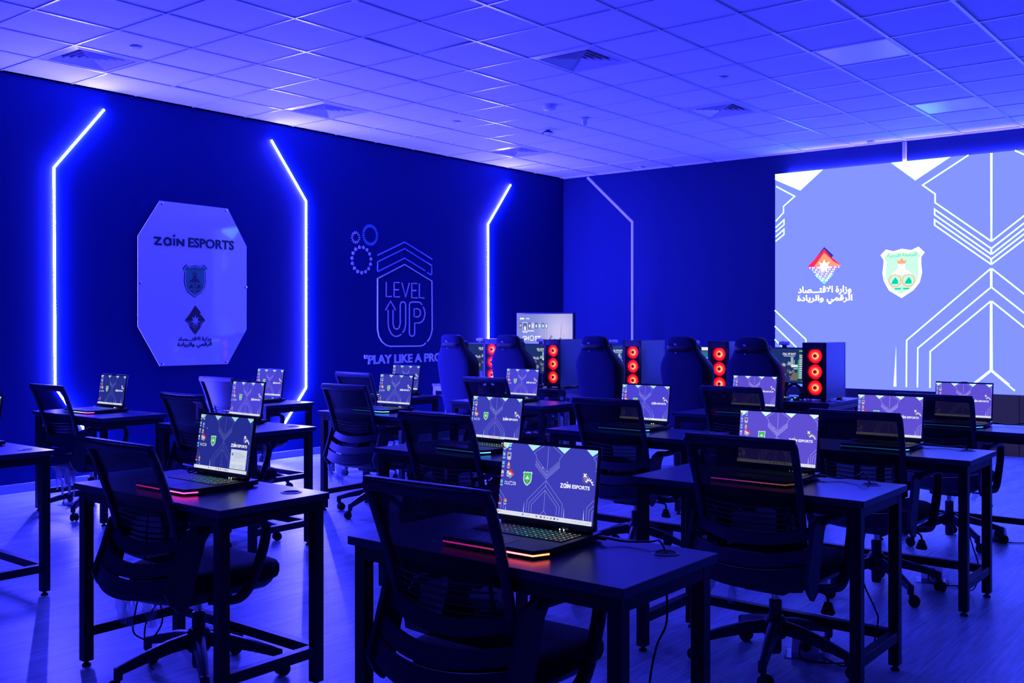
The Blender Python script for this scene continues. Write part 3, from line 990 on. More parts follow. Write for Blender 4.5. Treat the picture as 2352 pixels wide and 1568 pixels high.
desk0 = make_desk()
DESK = {}
for k, (x, y) in GX.items():
    lab = 'dark desk on square steel legs, ' + WHERE[k]
    loc = (x + .5, y + .25, 0)
    if not DESK:
        desk0.location = loc
        desk0['label'] = lab
        DESK[k] = desk0
    else:
        DESK[k] = copy_tree(desk0, loc, None, lab)

# ================================================================== mesh-back task chairs
YBK = [(.36, -.185), (.50, -.203), (.56, -.212), (.62, -.226), (.70, -.247), (.79, -.276), (.88, -.310), (.97, -.349)]
def yb(z):
    for (z0, y0), (z1, y1) in zip(YBK, YBK[1:]):
        if z <= z1:
            return lerp(y0, y1, (z - z0) / (z1 - z0))
    return YBK[-1][1]

def loft_plan(bm, outline, layers):
    # outline(inset) -> list of (x, y); layers = [(inset, z)]
    rings = [[bm.verts.new((x, y, z)) for x, y in outline(i)] for i, z in layers]
    for A, B in zip(rings, rings[1:]):
        n = len(A)
        for k in range(n):
            bm.faces.new((A[k], A[(k + 1) % n], B[(k + 1) % n], B[k]))
    bm.faces.new(rings[0][::-1])
    bm.faces.new(rings[-1])

def make_wrap(seed, size=.12):
    rnd = random.Random(seed)
    bm = bmesh.new()
    for s in range(7):
        x, y = rnd.uniform(-.10, .10), rnd.uniform(-.04, .04)
        n = 6
        A = []
        w = rnd.uniform(.012, .030)
        an = rnd.uniform(0, PI)
        for i in range(n):
            f = i / (n - 1)
            z = -f * size * rnd.uniform(.75, 1.1)
            dx, dy = math.cos(an + f * 2) * w * (1 - .6 * f), math.sin(an + f * 2) * w * (1 - .6 * f)
            px, py = x + rnd.uniform(-.012, .012), y + rnd.uniform(-.012, .012)
            A.append((bm.verts.new((px - dx, py - dy, z + .02)), bm.verts.new((px, py + .008, z + .02 + rnd.uniform(-.008, .008))), bm.verts.new((px + dx, py + dy, z + .02))))
        for p, q in zip(A, A[1:]):
            bm.faces.new((p[0], p[1], q[1], q[0]))
            bm.faces.new((p[1], p[2], q[2], q[1]))
    return bm

def make_chair():
    t = thing('task_chair', '', 'chair', group='black mesh back office chairs')
    # frame round the mesh back
    P = []
    for z in (.545, .60, .66, .72, .78, .84, .89, .932):
        P.append((-.209 - .014 * (z - .55) / .4, yb(z), z))
    for k in range(1, 5):
        an = PI - k * PI / 8
        P.append((-.209 + .014 * math.cos(an), yb(.95), .938 + .012 * math.sin(an)))
    zt = .950
    P.append((-.12, yb(zt) - .004, zt - .001)); P.append((0, yb(zt) - .007, zt - .003))
    Q = [(-x, y, z) for x, y, z in P[:-1]][::-1]
    bm = bmesh.new()
    sweep(bm, P + Q, rrect(.030, .026, .009, 2), up=Vector((0, -1, 0)))
    bx(bm, -.229, .229, yb(.945) - .013, yb(.945) + .010, .926, .968, .004, 2)
    finish('back_frame', bm, M['plastic'], t, 40)
    bm = bmesh.new()
    nx, nz = 12, 12
    g = []
    for j in range(nz + 1):
        z = lerp(.50, .94, j / nz)
        hw = .207 + .012 * (z - .55) / .4
        g.append([bm.verts.new((hw * (2 * i / nx - 1), yb(z) - .016 * (1 - (2 * i / nx - 1) ** 2) + .004, z)) for i in range(nx + 1)])
    for j in range(nz):
        for i in range(nx):
            bm.faces.new((g[j][i], g[j][i + 1], g[j + 1][i + 1], g[j + 1][i]))
    finish('back_mesh', bm, M['mesh'], t, 'all')
    # lumbar ribs
    bm = bmesh.new()
    for k in range(5):
        z = .612 + k * .022
        sweep(bm, [(x * .185, yb(z) - .030 + .014 * x * x, z - .012 * (1 - x * x)) for x in [i / 6 - 1 for i in range(13)]], circ(.0034, 6))
    for sx in (-.17, .17):
        sweep(bm, [(sx, yb(.60) - .018, .60), (sx, yb(.71) - .018, .71)], circ(.006, 6))
    finish('lumbar_support', bm, M['lumbar'], t, 40)
    # slotted lower shell: three bands bulging backwards
    def ys(z):
        return lerp(-.292, -.212, min(1, max(0, (z - .445) / .175)))
    def band(zt_, zb_, sag, thick=.009, n=18, u0=-1.0, u1=1.0, taper=0):
        bm_ = bm
        rows = []
        for i in range(n + 1):
            u = lerp(u0, u1, i / n)
            s = sag * (1 - u * u)
            bul = .060 * (1 - abs(u) ** 2.2)
            hw = .247
            k = 1 - taper * (1 - u * u)
            zt2 = zt_ - s
            zb2 = zt2 - (zt_ - zb_) * k
            r = []
            for z, o in ((zt2, 0), (zb2, 0), (zb2, thick), (zt2, thick)):
                r.append(bm_.verts.new((u * hw, ys(z + s) - bul + o, z)))
            rows.append(r)
        for A, B in zip(rows, rows[1:]):
            for j in range(4):
                bm_.faces.new((A[j], A[(j + 1) % 4], B[(j + 1) % 4], B[j]))
        bm_.faces.new(rows[0]); bm_.faces.new(rows[-1][::-1])
    bm = bmesh.new(); band(.628, .583, .040)
    finish('shell_band', bm, M['plastic'], t, 40)
    bm = bmesh.new(); band(.548, .500, .036)
    finish('shell_band', bm, M['plastic'], t, 40)
    bm = bmesh.new(); band(.486, .425, .028, taper=-.14)
    finish('shell_band', bm, M['plastic'], t, 40)
    # dish under the shell
    bm = bmesh.new()
    rows = []
    for j, (zz, yy, hw) in enumerate(((.430, -.292, .245), (.405, -.280, .235), (.375, -.235, .215), (.352, -.15, .18), (.345, -.05, .15))):
        rows.append([bm.verts.new((u * hw, yy - .060 * (1 - abs(u) ** 2.2) * (1 - j / 4), zz - .028 * (1 - u * u) * (1 - j / 4))) for u in [i / 8 - 1 for i in range(17)]])
    for A, B in zip(rows, rows[1:]):
        for i in range(16):
            bm.faces.new((A[i], A[i + 1], B[i + 1], B[i]))
    o = finish('under_shell', bm, M['plastic'], t, 'all')
    md = o.modifiers.new('thick', 'SOLIDIFY'); md.thickness = .006
    # brackets and arm loops
    for sx in (-1, 1):
        bm = bmesh.new()
        poly = [(-.232, .640), (-.17, .662), (-.10, .656), (-.142, .60), (-.178, .48), (-.205, .375), (-.245, .352), (-.285, .39), (-.308, .435), (-.27, .53)]
        prism(bm, poly, -.008, .008, Matrix.Translation((sx * .256, 0, 0)) @ Matrix.Rotation(PI / 2, 4, 'Z'))
        ar = finish('arm_bracket', bm, M['plastic'], t, 40)
        bm = bmesh.new()
        pa = smooth_path([(sx * .258, -.16, .640), (sx * .268, -.08, .642), (sx * .276, .02, .646), (sx * .278, .085, .642), (sx * .278, .116, .615), (sx * .278, .105, .54), (sx * .276, .068, .45), (sx * .274, .035, .39), (sx * .268, -.005, .362), (sx * .25, -.06, .362), (sx * .22, -.10, .366)], 5)
        sweep(bm, pa, rrect(.044, .026, .010, 2), up=Vector((0, 0, 1)))
        finish('armrest', bm, M['plastic'], t, 40)
    # seat
    def outl(ins):
        P = rrect(.49 - 2 * ins, .47 - 2 * ins, max(.10 - ins, .02), 6)
        return [(x * (1 - .10 * max(0, -(y) / .235)), y + .022) for x, y in P]
    bm = bmesh.new()
    loft_plan(bm, outl, [(.030, .388), (.006, .398), (0, .415), (0, .436), (.010, .452), (.030, .461), (.07, .465)])
    finish('seat', bm, M['fabric'], t, 50)
    bm = bmesh.new()
    loft_plan(bm, outl, [(.10, .352), (.05, .358), (.03, .375), (.02, .392)])
    finish('seat_pan', bm, M['plastic'], t, 40)
    bm = bmesh.new()
    bx(bm, -.09, .09, -.12, .10, .315, .356, .01, 2)
    finish('tilt_mechanism', bm, M['plastic'], t, 40)
    bm = bmesh.new()
    tube(bm, [(.06, .0, .335), (.20, -.03, .335), (.238, -.055, .333), (.250, -.068, .315), (.250, -.071, .30)], .0055, 8, 4)
    lv = finish('height_lever', bm, M['plastic'], t, 40)
    bm = bmesh.new()
    prism(bm, [(-.012, .31), (.012, .31), (.027, .270), (.022, .262), (-.022, .262), (-.027, .270)], -.008, .008, Matrix.Translation((.250, -.071, 0)))
    finish('lever_paddle', bm, M['foot'], lv)
    bm = bmesh.new()
    lathe(bm, [(0, .20), (.0145, .20), (.0145, .32), (0, .32)], 16)
    finish('gas_lift', bm, M['chrome'], t, 40)
    # star base
    bm = bmesh.new()
    lathe(bm, [(0, .045), (.022, .045), (.025, .06), (.026, .262), (.020, .266), (0, .266)], 18)
    lathe(bm, [(0, .11), (.040, .11), (.052, .13), (.050, .175), (.034, .20), (0, .20)], 20)
    for k in range(5):
        a = 2 * PI * k / 5
        d = Vector((math.cos(a), math.sin(a), 0))
        pts = [d * .02 + Vector((0, 0, .158)), d * .12 + Vector((0, 0, .146)), d * .22 + Vector((0, 0, .122)), d * .312 + Vector((0, 0, .094))]
        sweep(bm, pts, [(-.024, -.020), (.024, -.020), (.018, .018), (.010, .024), (-.010, .024), (-.018, .018)], scales=[1.15, 1.0, .85, .66])
        lathe(bm, [(0, .060), (.015, .060), (.017, .066), (.017, .105), (.012, .109), (0, .109)], 12, Matrix.Translation(d * .312))
    sb = finish('star_base', bm, M['plastic'], t, 40)
    for k in range(5):
        a = 2 * PI * k / 5
        c = Vector((math.cos(a) * .312, math.sin(a) * .312, 0))
        bm = bmesh.new()
        roll = a * 2.3 + .7
        R = Matrix.Translation(c) @ Matrix.Rotation(roll, 4, 'Z') @ Matrix.Translation((.018, 0, .0275))
        for sy in (-.015, .015):
            lathe(bm, [(0, -.0085), (.020, -.0085), (.0262, -.0055), (.0272, 0), (.0262, .0055), (.020, .0085), (0, .0085)], 18, R @ Matrix.Translation((0, sy, 0)) @ Matrix.Rotation(PI / 2, 4, 'X'))
        sweep(bm, [R @ Vector((.022 * math.cos(q) , 0, .024 * math.sin(q) + .006)) for q in [PI * i / 6 for i in range(1, 7)]], rrect(.014, .005, .002, 1))
        lathe(bm, [(0, .02), (.007, .02), (.007, .066), (0, .066)], 8, Matrix.Translation(c))
        finish('caster', bm, M['foot'], sb, 40)
    return t

CX = {'A1': -1.913, 'A2': -1.750, 'A3': -1.815, 'A4': -1.852, 'B1': -3.462, 'B2': -3.371, 'B3': -3.250, 'B4': -3.194,
      'C2': -5.535, 'C3': -5.475, 'C4': -5.315, 'D2': -7.117, 'D3': -7.065, 'D4': -6.79}
CROT = {'A1': 1.0, 'A2': 0.0, 'A3': 0.5, 'A4': -0.5, 'B1': -1.0, 'B2': 1.5, 'B3': 0.5, 'C2': -1.0, 'C3': 1.0, 'D2': 0.5, 'D3': -.5}
BASE = {'A1': 20, 'A2': -3, 'A3': 31, 'A4': 28, 'B1': 43, 'B2': 10, 'B3': 5, 'B4': 50, 'C2': 33, 'C3': 60, 'C4': 12, 'D2': 20, 'D3': 40, 'D4': 8}
EXTRA = {'A1': 'seen from behind, magenta laptop light showing through its mesh', 'A2': 'with a magenta and yellow light line showing through its mesh', 'B1': 'with horizontal lumbar ribs showing and wrap hanging below'}
chair0 = make_chair()
CHAIR = {}
def add_wrap(chair, seed, loc, size=.12, m='wrap'):
    bm = make_wrap(seed, size)
    o = finish('leftover_wrap', bm, M[m], chair, 'all')
    o.location = loc
    o['label'] = 'torn clear packing film'
first = True
for k, x in CX.items():
    y = GX[k][1] + .238
    lab = 'black mesh back office chair tucked in, ' + WHERE[k]
    if first:
        chair0.location = (x, y, 0); chair0['label'] = lab; CHAIR[k] = chair0
        first = False
    else:
        CHAIR[k] = copy_tree(chair0, (x, y, 0), None, lab)
    CHAIR[k].rotation_euler = (0, 0, math.radians(CROT.get(k, 0)))
for k in CX:
    kid(CHAIR[k], 'star_base')[0].rotation_euler = (0, 0, math.radians(BASE[k]))
add_wrap(CHAIR['B1'], 3, (-.10, -.22, .35), .13)
add_wrap(CHAIR['A2'], 4, (-.16, -.25, .36), .10)
add_wrap(CHAIR['A1'], 9, (-.12, -.27, .37), .09)
add_wrap(CHAIR['C3'], 5, (-.16, -.24, .36), .14)
add_wrap(CHAIR['D2'], 6, (.04, -.22, .34), .20, 'wrap_white')
add_wrap(CHAIR['A3'], 7, (-.20, -.20, .46), .15)
add_wrap(CHAIR['A4'], 8, (.08, -.1, .36), .10)

# ================================================================== laptops
def wallpaper(bg, line, lift=1.0, notice=False, select=False):
    a = Art(.00006)
    a.rect(0, 1.6, 0, 1.0, bg)
    tri = (.42, .78, .86)
    for P in W['tri']:
        a.poly(P, tuple(lift * c for c in tri))
    for P in W['lines']:
        a.stroke(P, .0052, line)
    for P in W['spikes']:
        a.poly(P, (.45, .62, .85))
    # emblem, logotype
    draw_shield(a, .396, .560, .425, .628, (.75, .85, .85), (.03, .55, .16), (.5, .25, .05), (.02, .22, .08))
    draw_diamond(a, .096, .249, .498, .634, (.55, .02, .03), (.75, .02, .03), (.80, .05, .06), (.65, .6, .6), (.45, .3, .2), (.05, .35, .12), (.9, .9, .95))
    a.text(AR1, .085, .287, .440, .468, (.8, .85, .95), .03)
    a.text(AR2, .085, .287, .408, .438, (.8, .85, .95), .03)
    draw_zain(a, 1.045, 1.212, .461, .540, (.9, .92, 1), .0145)
    a.text('ESPORTS', 1.236, 1.520, .463, .515, (.9, .92, 1), .035)
    a.disc((1.45, .605), .062, (.10, .09, .36), 20)
    a.disc((1.46, .610), .042, (.20, .17, .48), 20)
    for an in range(4):
        d = (math.cos(an * PI / 2 + .8), math.sin(an * PI / 2 + .8))
        a.stroke([(1.433, .656), (1.433 + .032 * d[0], .656 + .032 * d[1])], .016, (.95, .95, 1))
    pr = [(1.461, .565), (1.475, .588), (1.497, .600), (1.520, .592), (1.545, .570), (1.563, .540)]
    a.stroke(pr, .014, (.95, .95, 1))
    for (x, y), (dx, dy) in zip(pr, ((-.012, .022), (.0, .028), (.012, .026), (.022, .02), (.026, .012), (.022, .004))):
        a.stroke([(x, y), (x + dx, y + dy)], .010, (.95, .95, 1))
    # desktop icons and their captions
    ic = [((.85, .62, .08), 0), ((.10, .45, .75), 0), ((.20, .55, .85), 1), ((.45, .47, .60), 1), ((.15, .50, .80), 1), ((.85, .35, .05), 2), ((.55, .60, .75), 3), ((.60, .62, .75), 1), ((.12, .50, .80), 1), ((.30, .01, .03), 1), ((.80, .12, .06), 4)]
    for (x, y), (c, kind) in zip(W['pts']['ic'], ic):
        if kind == 0:
            a.disc((x, y), .024, c, 14)
            a.disc((x + .004, y - .003), .011, (.9, .8, .3) if c[0] > .5 else (.3, .8, .6), 10)
        elif kind == 2:
            a.poly([(x - .026, y - .028), (x + .026, y - .028), (x + .006, y + .034), (x - .006, y + .034)], c)
            a.rect(x - .014, x + .014, y - .004, y + .008, (.9, .9, .9))
        elif kind == 4:
            a.disc((x, y), .026, c, 16)
            a.poly([(x, y), (x + .026, y), (x + .013, y - .023), (x, y - .026)], (.85, .65, .05))
            a.poly([(x, y), (x, y - .026), (x - .018, y - .018), (x - .025, y)], (.06, .5, .12))
            a.disc((x, y), .011, (.25, .45, .9), 12)
        else:
            a.rect(x - .020, x + .020, y - .022, y + .024, c)
        a.rect(x - .026, x + .026, y - .048, y - .040, (.62, .62, .80))
        a.rect(x - .018, x + .018, y - .060, y - .053, (.62, .62, .80))
    if select:
        a.poly([(.106, .77), (.180, .77), (.180, .872), (.106, .872)], (.36, .33, .62))
        a.rect(.124, .162, .815, .845, (.06, .06, .18))
        for yy in (.80, .788, .776):
            a.rect(.115, .17, yy, yy + .006, (.7, .7, .85))
    cx, cy = W['pts']['cursor'][0]
    if notice:
        cx, cy = .27, .745
    a.poly([(cx, cy + .02), (cx + .014, cy), (cx + .006, cy + .001), (cx + .003, cy - .012)], (1, 1, 1))
    # task bar
    a.rect(0, 1.6, 0, .060, (.72, .74, .90))
    bar = [(.035, (.7, .3, .05)), (.465, (.1, .25, .75)), (.70, (.6, .15, .05)), (.775, (.06, .07, .2)), (.835, (.4, .15, .5)), (.89, (.75, .5, .1)), (.945, (.1, .35, .5)), (1.0, (.05, .05, .1)), (1.055, (.3, .3, .45))]
    for x, c in bar:
        a.rect(x - .013, x + .013, .020, .044, c)
    for x0, x1 in ((.06, .09), (.515, .58), (1.28, 1.30), (1.33, 1.36), (1.39, 1.41), (1.43, 1.45), (1.51, 1.57)):
        a.rect(x0, x1, .027, .035, (.45, .47, .62))
    if notice:
        a.rect(1.095, 1.565, .072, .425, (.60, .66, .82))
        a.rect(1.095, 1.565, .062, .074, (.05, .05, .16))
        a.disc((1.15, .335), .028, (.06, .22, .7), 12)
        for i, (x0, x1) in enumerate(((1.21, 1.40), (1.20, 1.46), (1.21, 1.53), (1.20, 1.50), (1.21, 1.38))):
            y = .36 - i * .022
            a.rect(x0, x1, y, y + .007, (.36, .40, .58))
        a.rect(1.115, 1.26, .225, .232, (.4, .42, .6))
        a.rect(1.115, 1.545, .165, .205, (.66, .71, .86))
        a.rect(1.115, 1.545, .135, .142, (.42, .46, .66))
        a.rect(1.15, 1.27, .098, .108, (.4, .42, .6))
        a.rect(1.38, 1.47, .098, .108, (.4, .42, .6))
    return a

BGS = {'deep': ((.018, .026, .27), (.14, .18, .55), .8), 'navy': ((.042, .046, .46), (.26, .28, .82), 1.0), 'violet': ((.070, .056, .66), (.34, .34, .95), 1.05), 'lilac': ((.115, .078, .66), (.52, .50, 1.0), 1.6)}
LAP = {  # centre x, display y, screen variant, bar colours left to right, bar strength
    'A1': (-1.857, 2.476, 'A1', [(1.0, .01, .45), (1.0, .02, .50), (1.0, .09, .14), (1.0, .14, .02)], 5.0),
    'A2': (-1.812, 4.072, 'lilac', [(.7, .02, 1.0), (.7, .03, .8), (.8, .16, .3), (.85, .3, .03)], 3.2),
    'A3': (-1.804, 5.495, 'lilac', [(.015, .20, .9)] * 2 + [(.03, .30, 1.0)] * 2, 2.6),
    'A4': (-1.804, 6.945, 'lilac', [(.015, .22, .9)] * 4, 2.4),
    'B1': (-3.505, 2.472, 'B1', [(.9, .01, .5), (1.0, .02, .5), (1.0, .04, .4), (1.0, .02, .25)], 5.0),
    'B2': (-3.389, 4.082, 'A1', [(.02, .24, .8)] * 3 + [(.06, .36, 1.0)], 3.4),
    'B3': (-3.320, 5.474, 'violet', [(.02, .22, .9)] * 3 + [(.06, .36, 1.0)], 3.2),
    'B4': (-3.272, 6.953, 'lilac', [(.015, .22, .9)] * 4, 2.6),
    'C1': (-5.675, 2.47, 'deep', [(.03, .4, .8)] * 4, 2.0),
    'C2': (-5.558, 4.108, 'violet', [(.03, .4, .8)] * 4, 1.2),
    'C3': (-5.475, 5.405, 'navy', [(.02, .30, .85)] * 3 + [(.12, .55, 1.0)], 3.2),
    'C4': (-5.320, 6.765, 'violet', [(.03, .32, .9)] * 4, 1.2),
    'D2': (-7.088, 4.022, 'deep', [(.4, .9, .3), (.05, .6, .9), (.5, .3, 1.0), (1.0, .04, .35)], 2.6),
    'D3': (-6.962, 5.38, 'violet', [(.03, .4, .8)] * 4, 1.2),
    'D4': (-6.62, 6.67, 'navy', [(.75, .9, .04)] * 4, 2.2)}
LLAB = {'A1': 'pink to orange light bar', 'A2': 'magenta to yellow light bar', 'B1': 'a pale pop-up window', 'D2': 'rainbow light bar', 'D4': 'lime light bar'}
LEAN = math.radians(8)
def disp_map(u, v, h):
    # u 0..1.6, v 0..1 on a 0.345 x 0.2156 m panel leaning back
    s = .2156
    z = v * s
    return ((u - .8) * s, z * math.sin(LEAN) - (.0012 + h) * math.cos(LEAN), .050 + z * math.cos(LEAN))

OUTL = [(-.178, .0), (-.178, -.225), (-.158, -.272), (.158, -.272), (.178, -.225), (.178, .0), (.170, .052), (-.170, .052)]
def make_laptop_body():
    t = thing('laptop', '', 'laptop', group='open gaming laptops on the desks')
    bm = bmesh.new()
    a = [bm.verts.new((x * .985, y, .005)) for x, y in OUTL]
    b = [bm.verts.new((x, y, .012)) for x, y in OUTL]
    c = [bm.verts.new((x, y, .0245)) for x, y in OUTL]
    for A, B in ((a, b), (b, c)):
        for i in range(8):
            bm.faces.new((A[i], A[(i + 1) % 8], B[(i + 1) % 8], B[i]))
    bm.faces.new(a[::-1]); bm.faces.new(c)
    for sx in (-.14, .14):
        for yy in (-.24, .03):
            bx(bm, sx - .02, sx + .02, yy - .006, yy + .006, 0, .0055)
    finish('base', bm, M['laptop'], t, 30)
    bm = bmesh.new()
    d = [bm.verts.new((x * .975, min(y * .985 - .002, -.012), .0248)) for x, y in OUTL[:6]]
    bm.faces.new(d)
    finish('palm_rest', bm, M['laptop_deck'], t)
    bm = bmesh.new()
    bx(bm, -.085, .045, -.262, -.178, .0249, .0254)
    finish('trackpad', bm, M['laptop'], t)
    bm = bmesh.new()
    a = Art(.0)
    rows = 6
    for r in range(rows):
        y = -.036 - r * .0185
        n = 19
        w = .318 / n
        for q in range(n):
            x = -.159 + (q + .5) * w
            if r == 5 and 4 <= q <= 8:
                if q == 6:
                    bx(bm, x - w * 2.4, x + w * 2.4, y - .008, y + .008, .0249, .0270)
                continue
            bx(bm, x - w * .43, x + w * .43, y - .008, y + .008, .0249, .0270)
            f = q / (n - 1)
            ramp = [(.28, .10, .75), (.20, .16, .80), (.08, .45, .75), (.05, .75, .65), (.25, .75, .35), (.75, .6, .25)]
            k = f * (len(ramp) - 1)
            i0 = min(int(k), len(ramp) - 2)
            c = tuple(lerp(ramp[i0][m_], ramp[i0 + 1][m_], k - i0) * (.55 if (q * 7 + r * 3) % 4 else 1.3) for m_ in range(3))
            a.poly([(x - w * .20, y - .002), (x + w * .12, y - .002), (x + w * .12, y + .0035), (x - w * .20, y + .0035)], c, False)
            a.poly([(x - w * .43, y - .0091), (x + w * .43, y - .0091), (x + w * .43, y - .0083), (x - w * .43, y - .0083)], tuple(.35 * e for e in c), False)
    kb = finish('keyboard', bm, M['key'], t)
    a.build('key_legends', M['glow'], lambda u, v, h: (u, v, .02715), kb)
    bm = bmesh.new()
    R = Matrix.Translation((0, .0, .032)) @ Matrix.Rotation(-LEAN, 4, 'X')
    bm2 = bmesh.new()
    bx(bm, -.178, .178, .0005, .0085, .0, .243, .002)
    bmesh.ops.transform(bm, matrix=R, verts=bm.verts[:])
    finish('lid', bm, M['laptop'], t)
    bm2.free()
    bm = bmesh.new()
    bx(bm, -.176, .176, -.0006, .001, .018 + .2156 + .0005, .2420)
    bx(bm, -.176, .176, -.0006, .001, .001, .0175)
    bx(bm, -.176, -.1732, -.0006, .001, .0175, .235)
    bx(bm, .1732, .176, -.0006, .001, .0175, .235)
    bx(bm, -.02, .02, .0, .006, .2425, .2455)
    bmesh.ops.transform(bm, matrix=R, verts=bm.verts[:])
    finish('screen_bezel', bm, M['plastic'], t)
    for sx in (-1, 1):
        bm = bmesh.new()
        bx(bm, sx * .135 - .022, sx * .135 + .022, -.006, .012, .022, .036, .003, 2)
        finish('hinge', bm, M['laptop'], t)
    bm = bmesh.new()
    bx(bm, -.165, .165, .0015, .016, .0235, .038, .003)
    finish('hinge_cover', bm, M['laptop'], t)
    bm = bmesh.new()
    for x in (.062, .076):
        bx(bm, x - .0014, x + .0014, -.0068, -.0056, .0262, .0300)
    finish('status_light', bm, M['white_led'], t)
    return t

def make_bar(cols, power, parent):
    power *= 1.6
    a = Art(0)
    path = [(-.178, -.226), (-.158, -.2725), (-.08, -.2725), (0, -.2725), (.08, -.2725), (.158, -.2725), (.1785, -.2245)]
    n = len(path)
    cum = [0]
    for p, q in zip(path, path[1:]):
        cum.append(cum[-1] + math.dist(p, q))
    def colat(s):
        k = s / cum[-1] * (len(cols) - 1)
        i = min(int(k), len(cols) - 2)
        return tuple(lerp(cols[i][m_], cols[i + 1][m_], k - i) * power for m_ in range(3))
    for i in range(n - 1):
        for j in range(6):
            s0, s1 = lerp(cum[i], cum[i + 1], j / 6), lerp(cum[i], cum[i + 1], (j + 1) / 6)
            a.poly([(s0, .0095), (s1, .0095), (s1, .0140), (s0, .0140)], colat((s0 + s1) / 2), False)
    def fm(u, v, h):
        for i in range(n - 1):
            if u <= cum[i + 1] + 1e-9:
                f = (u - cum[i]) / (cum[i + 1] - cum[i])
                x, y = lerp(path[i][0], path[i + 1][0], f), lerp(path[i][1], path[i + 1][1], f)
                return (x * 1.002, y - .0006, v)
        return (path[-1][0], path[-1][1], v)
    return a.build('light_bar', M['glow'], fm, parent)

_scr = {}
def display_mesh(kind, parent):
    if kind not in _scr:
        if kind == 'A1':
            a = wallpaper((.046, .047, .47), (.30, .31, .85), 1.1, select=True)
        elif kind == 'B1':
            a = wallpaper((.018, .026, .28), (.12, .15, .52), .85, notice=True)
        else:
            bg, ln, lf = BGS[kind]
            a = wallpaper(bg, ln, lf, select=True)
        o = a.build('display', M['display'], disp_map, parent)
        _scr[kind] = o.data
        return o
    o = bpy.data.objects.new('display', _scr[kind])
    COL.objects.link(o)
    o.parent = parent
    return o

lap0 = make_laptop_body()
LAPS = {}
first = True
for k, (x, y, kind, cols, pw) in LAP.items():
    lab = 'open laptop with %s, %s' % (LLAB.get(k, 'lit patterned screen'), WHERE[k])
    if first:
        o = lap0; o.location = (x, y, DH); o['label'] = lab; first = False
    else:
        o = copy_tree(lap0, (x, y, DH), None, lab)
    LAPS[k] = o
for k, (x, y, kind, cols, pw) in LAP.items():
    display_mesh(kind, LAPS[k])
    make_bar(cols, pw, LAPS[k])
for k, s, r in (('A1', 1.035, 1.5), ('A2', 1.025, 0), ('B1', 1.03, 0), ('B2', 1.0, -2), ('C2', 1.0, -2)):
    LAPS[k].scale = (s, s, s)
    LAPS[k].rotation_euler = (0, 0, math.radians(r))

# ================================================================== cables and floor sockets
def cable(pts, label, r=.0032, m='cable', name='power_cable', group=None, parent=None, plug=None):
    bm = bmesh.new()
    tube(bm, pts, r, 7, 6)
    if plug:
        p, s = plug
        box(bm, p, s, None, .003)
    o = finish(name, bm, M[m], parent, 60)
    if not parent:
        tag(o, label, 'cable', group)
    return o
GR = 'power cables of the laptops'
for k, lab, arch in (('A1', 'black power cable from the nearest laptop to its desk grommet, hanging below', .020), ('A2', 'black power cable arching into the grommet of the right hand second row desk', .035),
                     ('A3', 'black power cable across the right hand third row desk into its grommet', .012), ('A4', 'black power cable arching over the desk at the right edge', .030)):
    x, y = LAP[k][0], LAP[k][1]
    gx, gy = GX[k][0] + .884, GX[k][1] + .407
    P = [(x + .172, y + .02, .767), (x + .205, y + .025, .768), (x + .26, y + .05, .760), (lerp(x + .2, gx, .65), gy + .035, .757 + arch * .5), (gx - .035, gy + .02, .758 + arch), (gx - .006, gy + .004, .758), (gx, gy, .74)]
    low = {'A1': [(gx, gy, .68), (-1.440, 2.50, .56), (-1.470, 2.50, .49), (-1.49, 2.50, .41), (-1.50, 2.47, .25), (-1.53, 2.40, .05), (-1.60, 2.40, .006), (-1.75, 2.48, .005)],
           'A2': [(gx, gy, .66), (-1.452, 4.12, .52), (-1.457, 4.12, .36), (-1.40, 4.10, .25), (-1.385, 4.09, .20), (-1.42, 4.08, .05), (-1.50, 4.05, .008), (-1.60, 4.06, .02)],
           'A3': [(gx, gy, .66), (-1.395, 5.5, .56), (-1.405, 5.5, .38), (-1.385, 5.5, .28), (-1.35, 5.5, .15), (-1.40, 5.58, .02), (-1.5, 5.66, .008)],
           'A4': [(gx, gy, .60), (gx, gy, .2), (gx - .05, gy, .02)]}[k]
    cable(P + low, lab, .0034, group=GR, plug=((x + .196, y + .024, .766), (.034, .014, .011)))
# loose coils
def coil(c, r, n, seed):
    rnd = random.Random(seed)
    P = []
    for i in range(n * 7):
        a = i * 2 * PI / 7
        rr = r * rnd.uniform(.5, 1.0)
        P.append((c[0] + rr * math.cos(a), c[1] + rr * .6 * math.sin(a), c[2] + .006 + .045 * abs(math.sin(a * .5 + seed)) * rnd.uniform(.3, 1)))
    return P
cable(coil((-3.72, 2.50, DH), .055, 3, 2), 'tangled black cable on the desk left of the laptop showing a pop-up', .0034, group=GR)
cable(coil((-7.30, 4.05, DH), .05, 2, 5), 'tangled cable beside the leftmost laptop with the rainbow light bar', .003, group=GR)
cable(coil((-5.72, 5.43, DH), .045, 2, 8), 'cable coil left of the laptop near the middle of the third row', .003, group=GR)
cable([(-3.80, 2.33, .70), (-3.82, 2.32, .40), (-3.872, 2.31, .20), (-3.873, 2.30, .115), (-3.80, 2.30, .098), (-3.745, 2.30, .102), (-3.66, 2.30, .19), (-3.70, 2.31, .26), (-3.78, 2.30, .16), (-3.76, 2.29, .05), (-3.68, 2.27, .005)],
      'black cable looping down under the left front desk', .0036, group=GR)

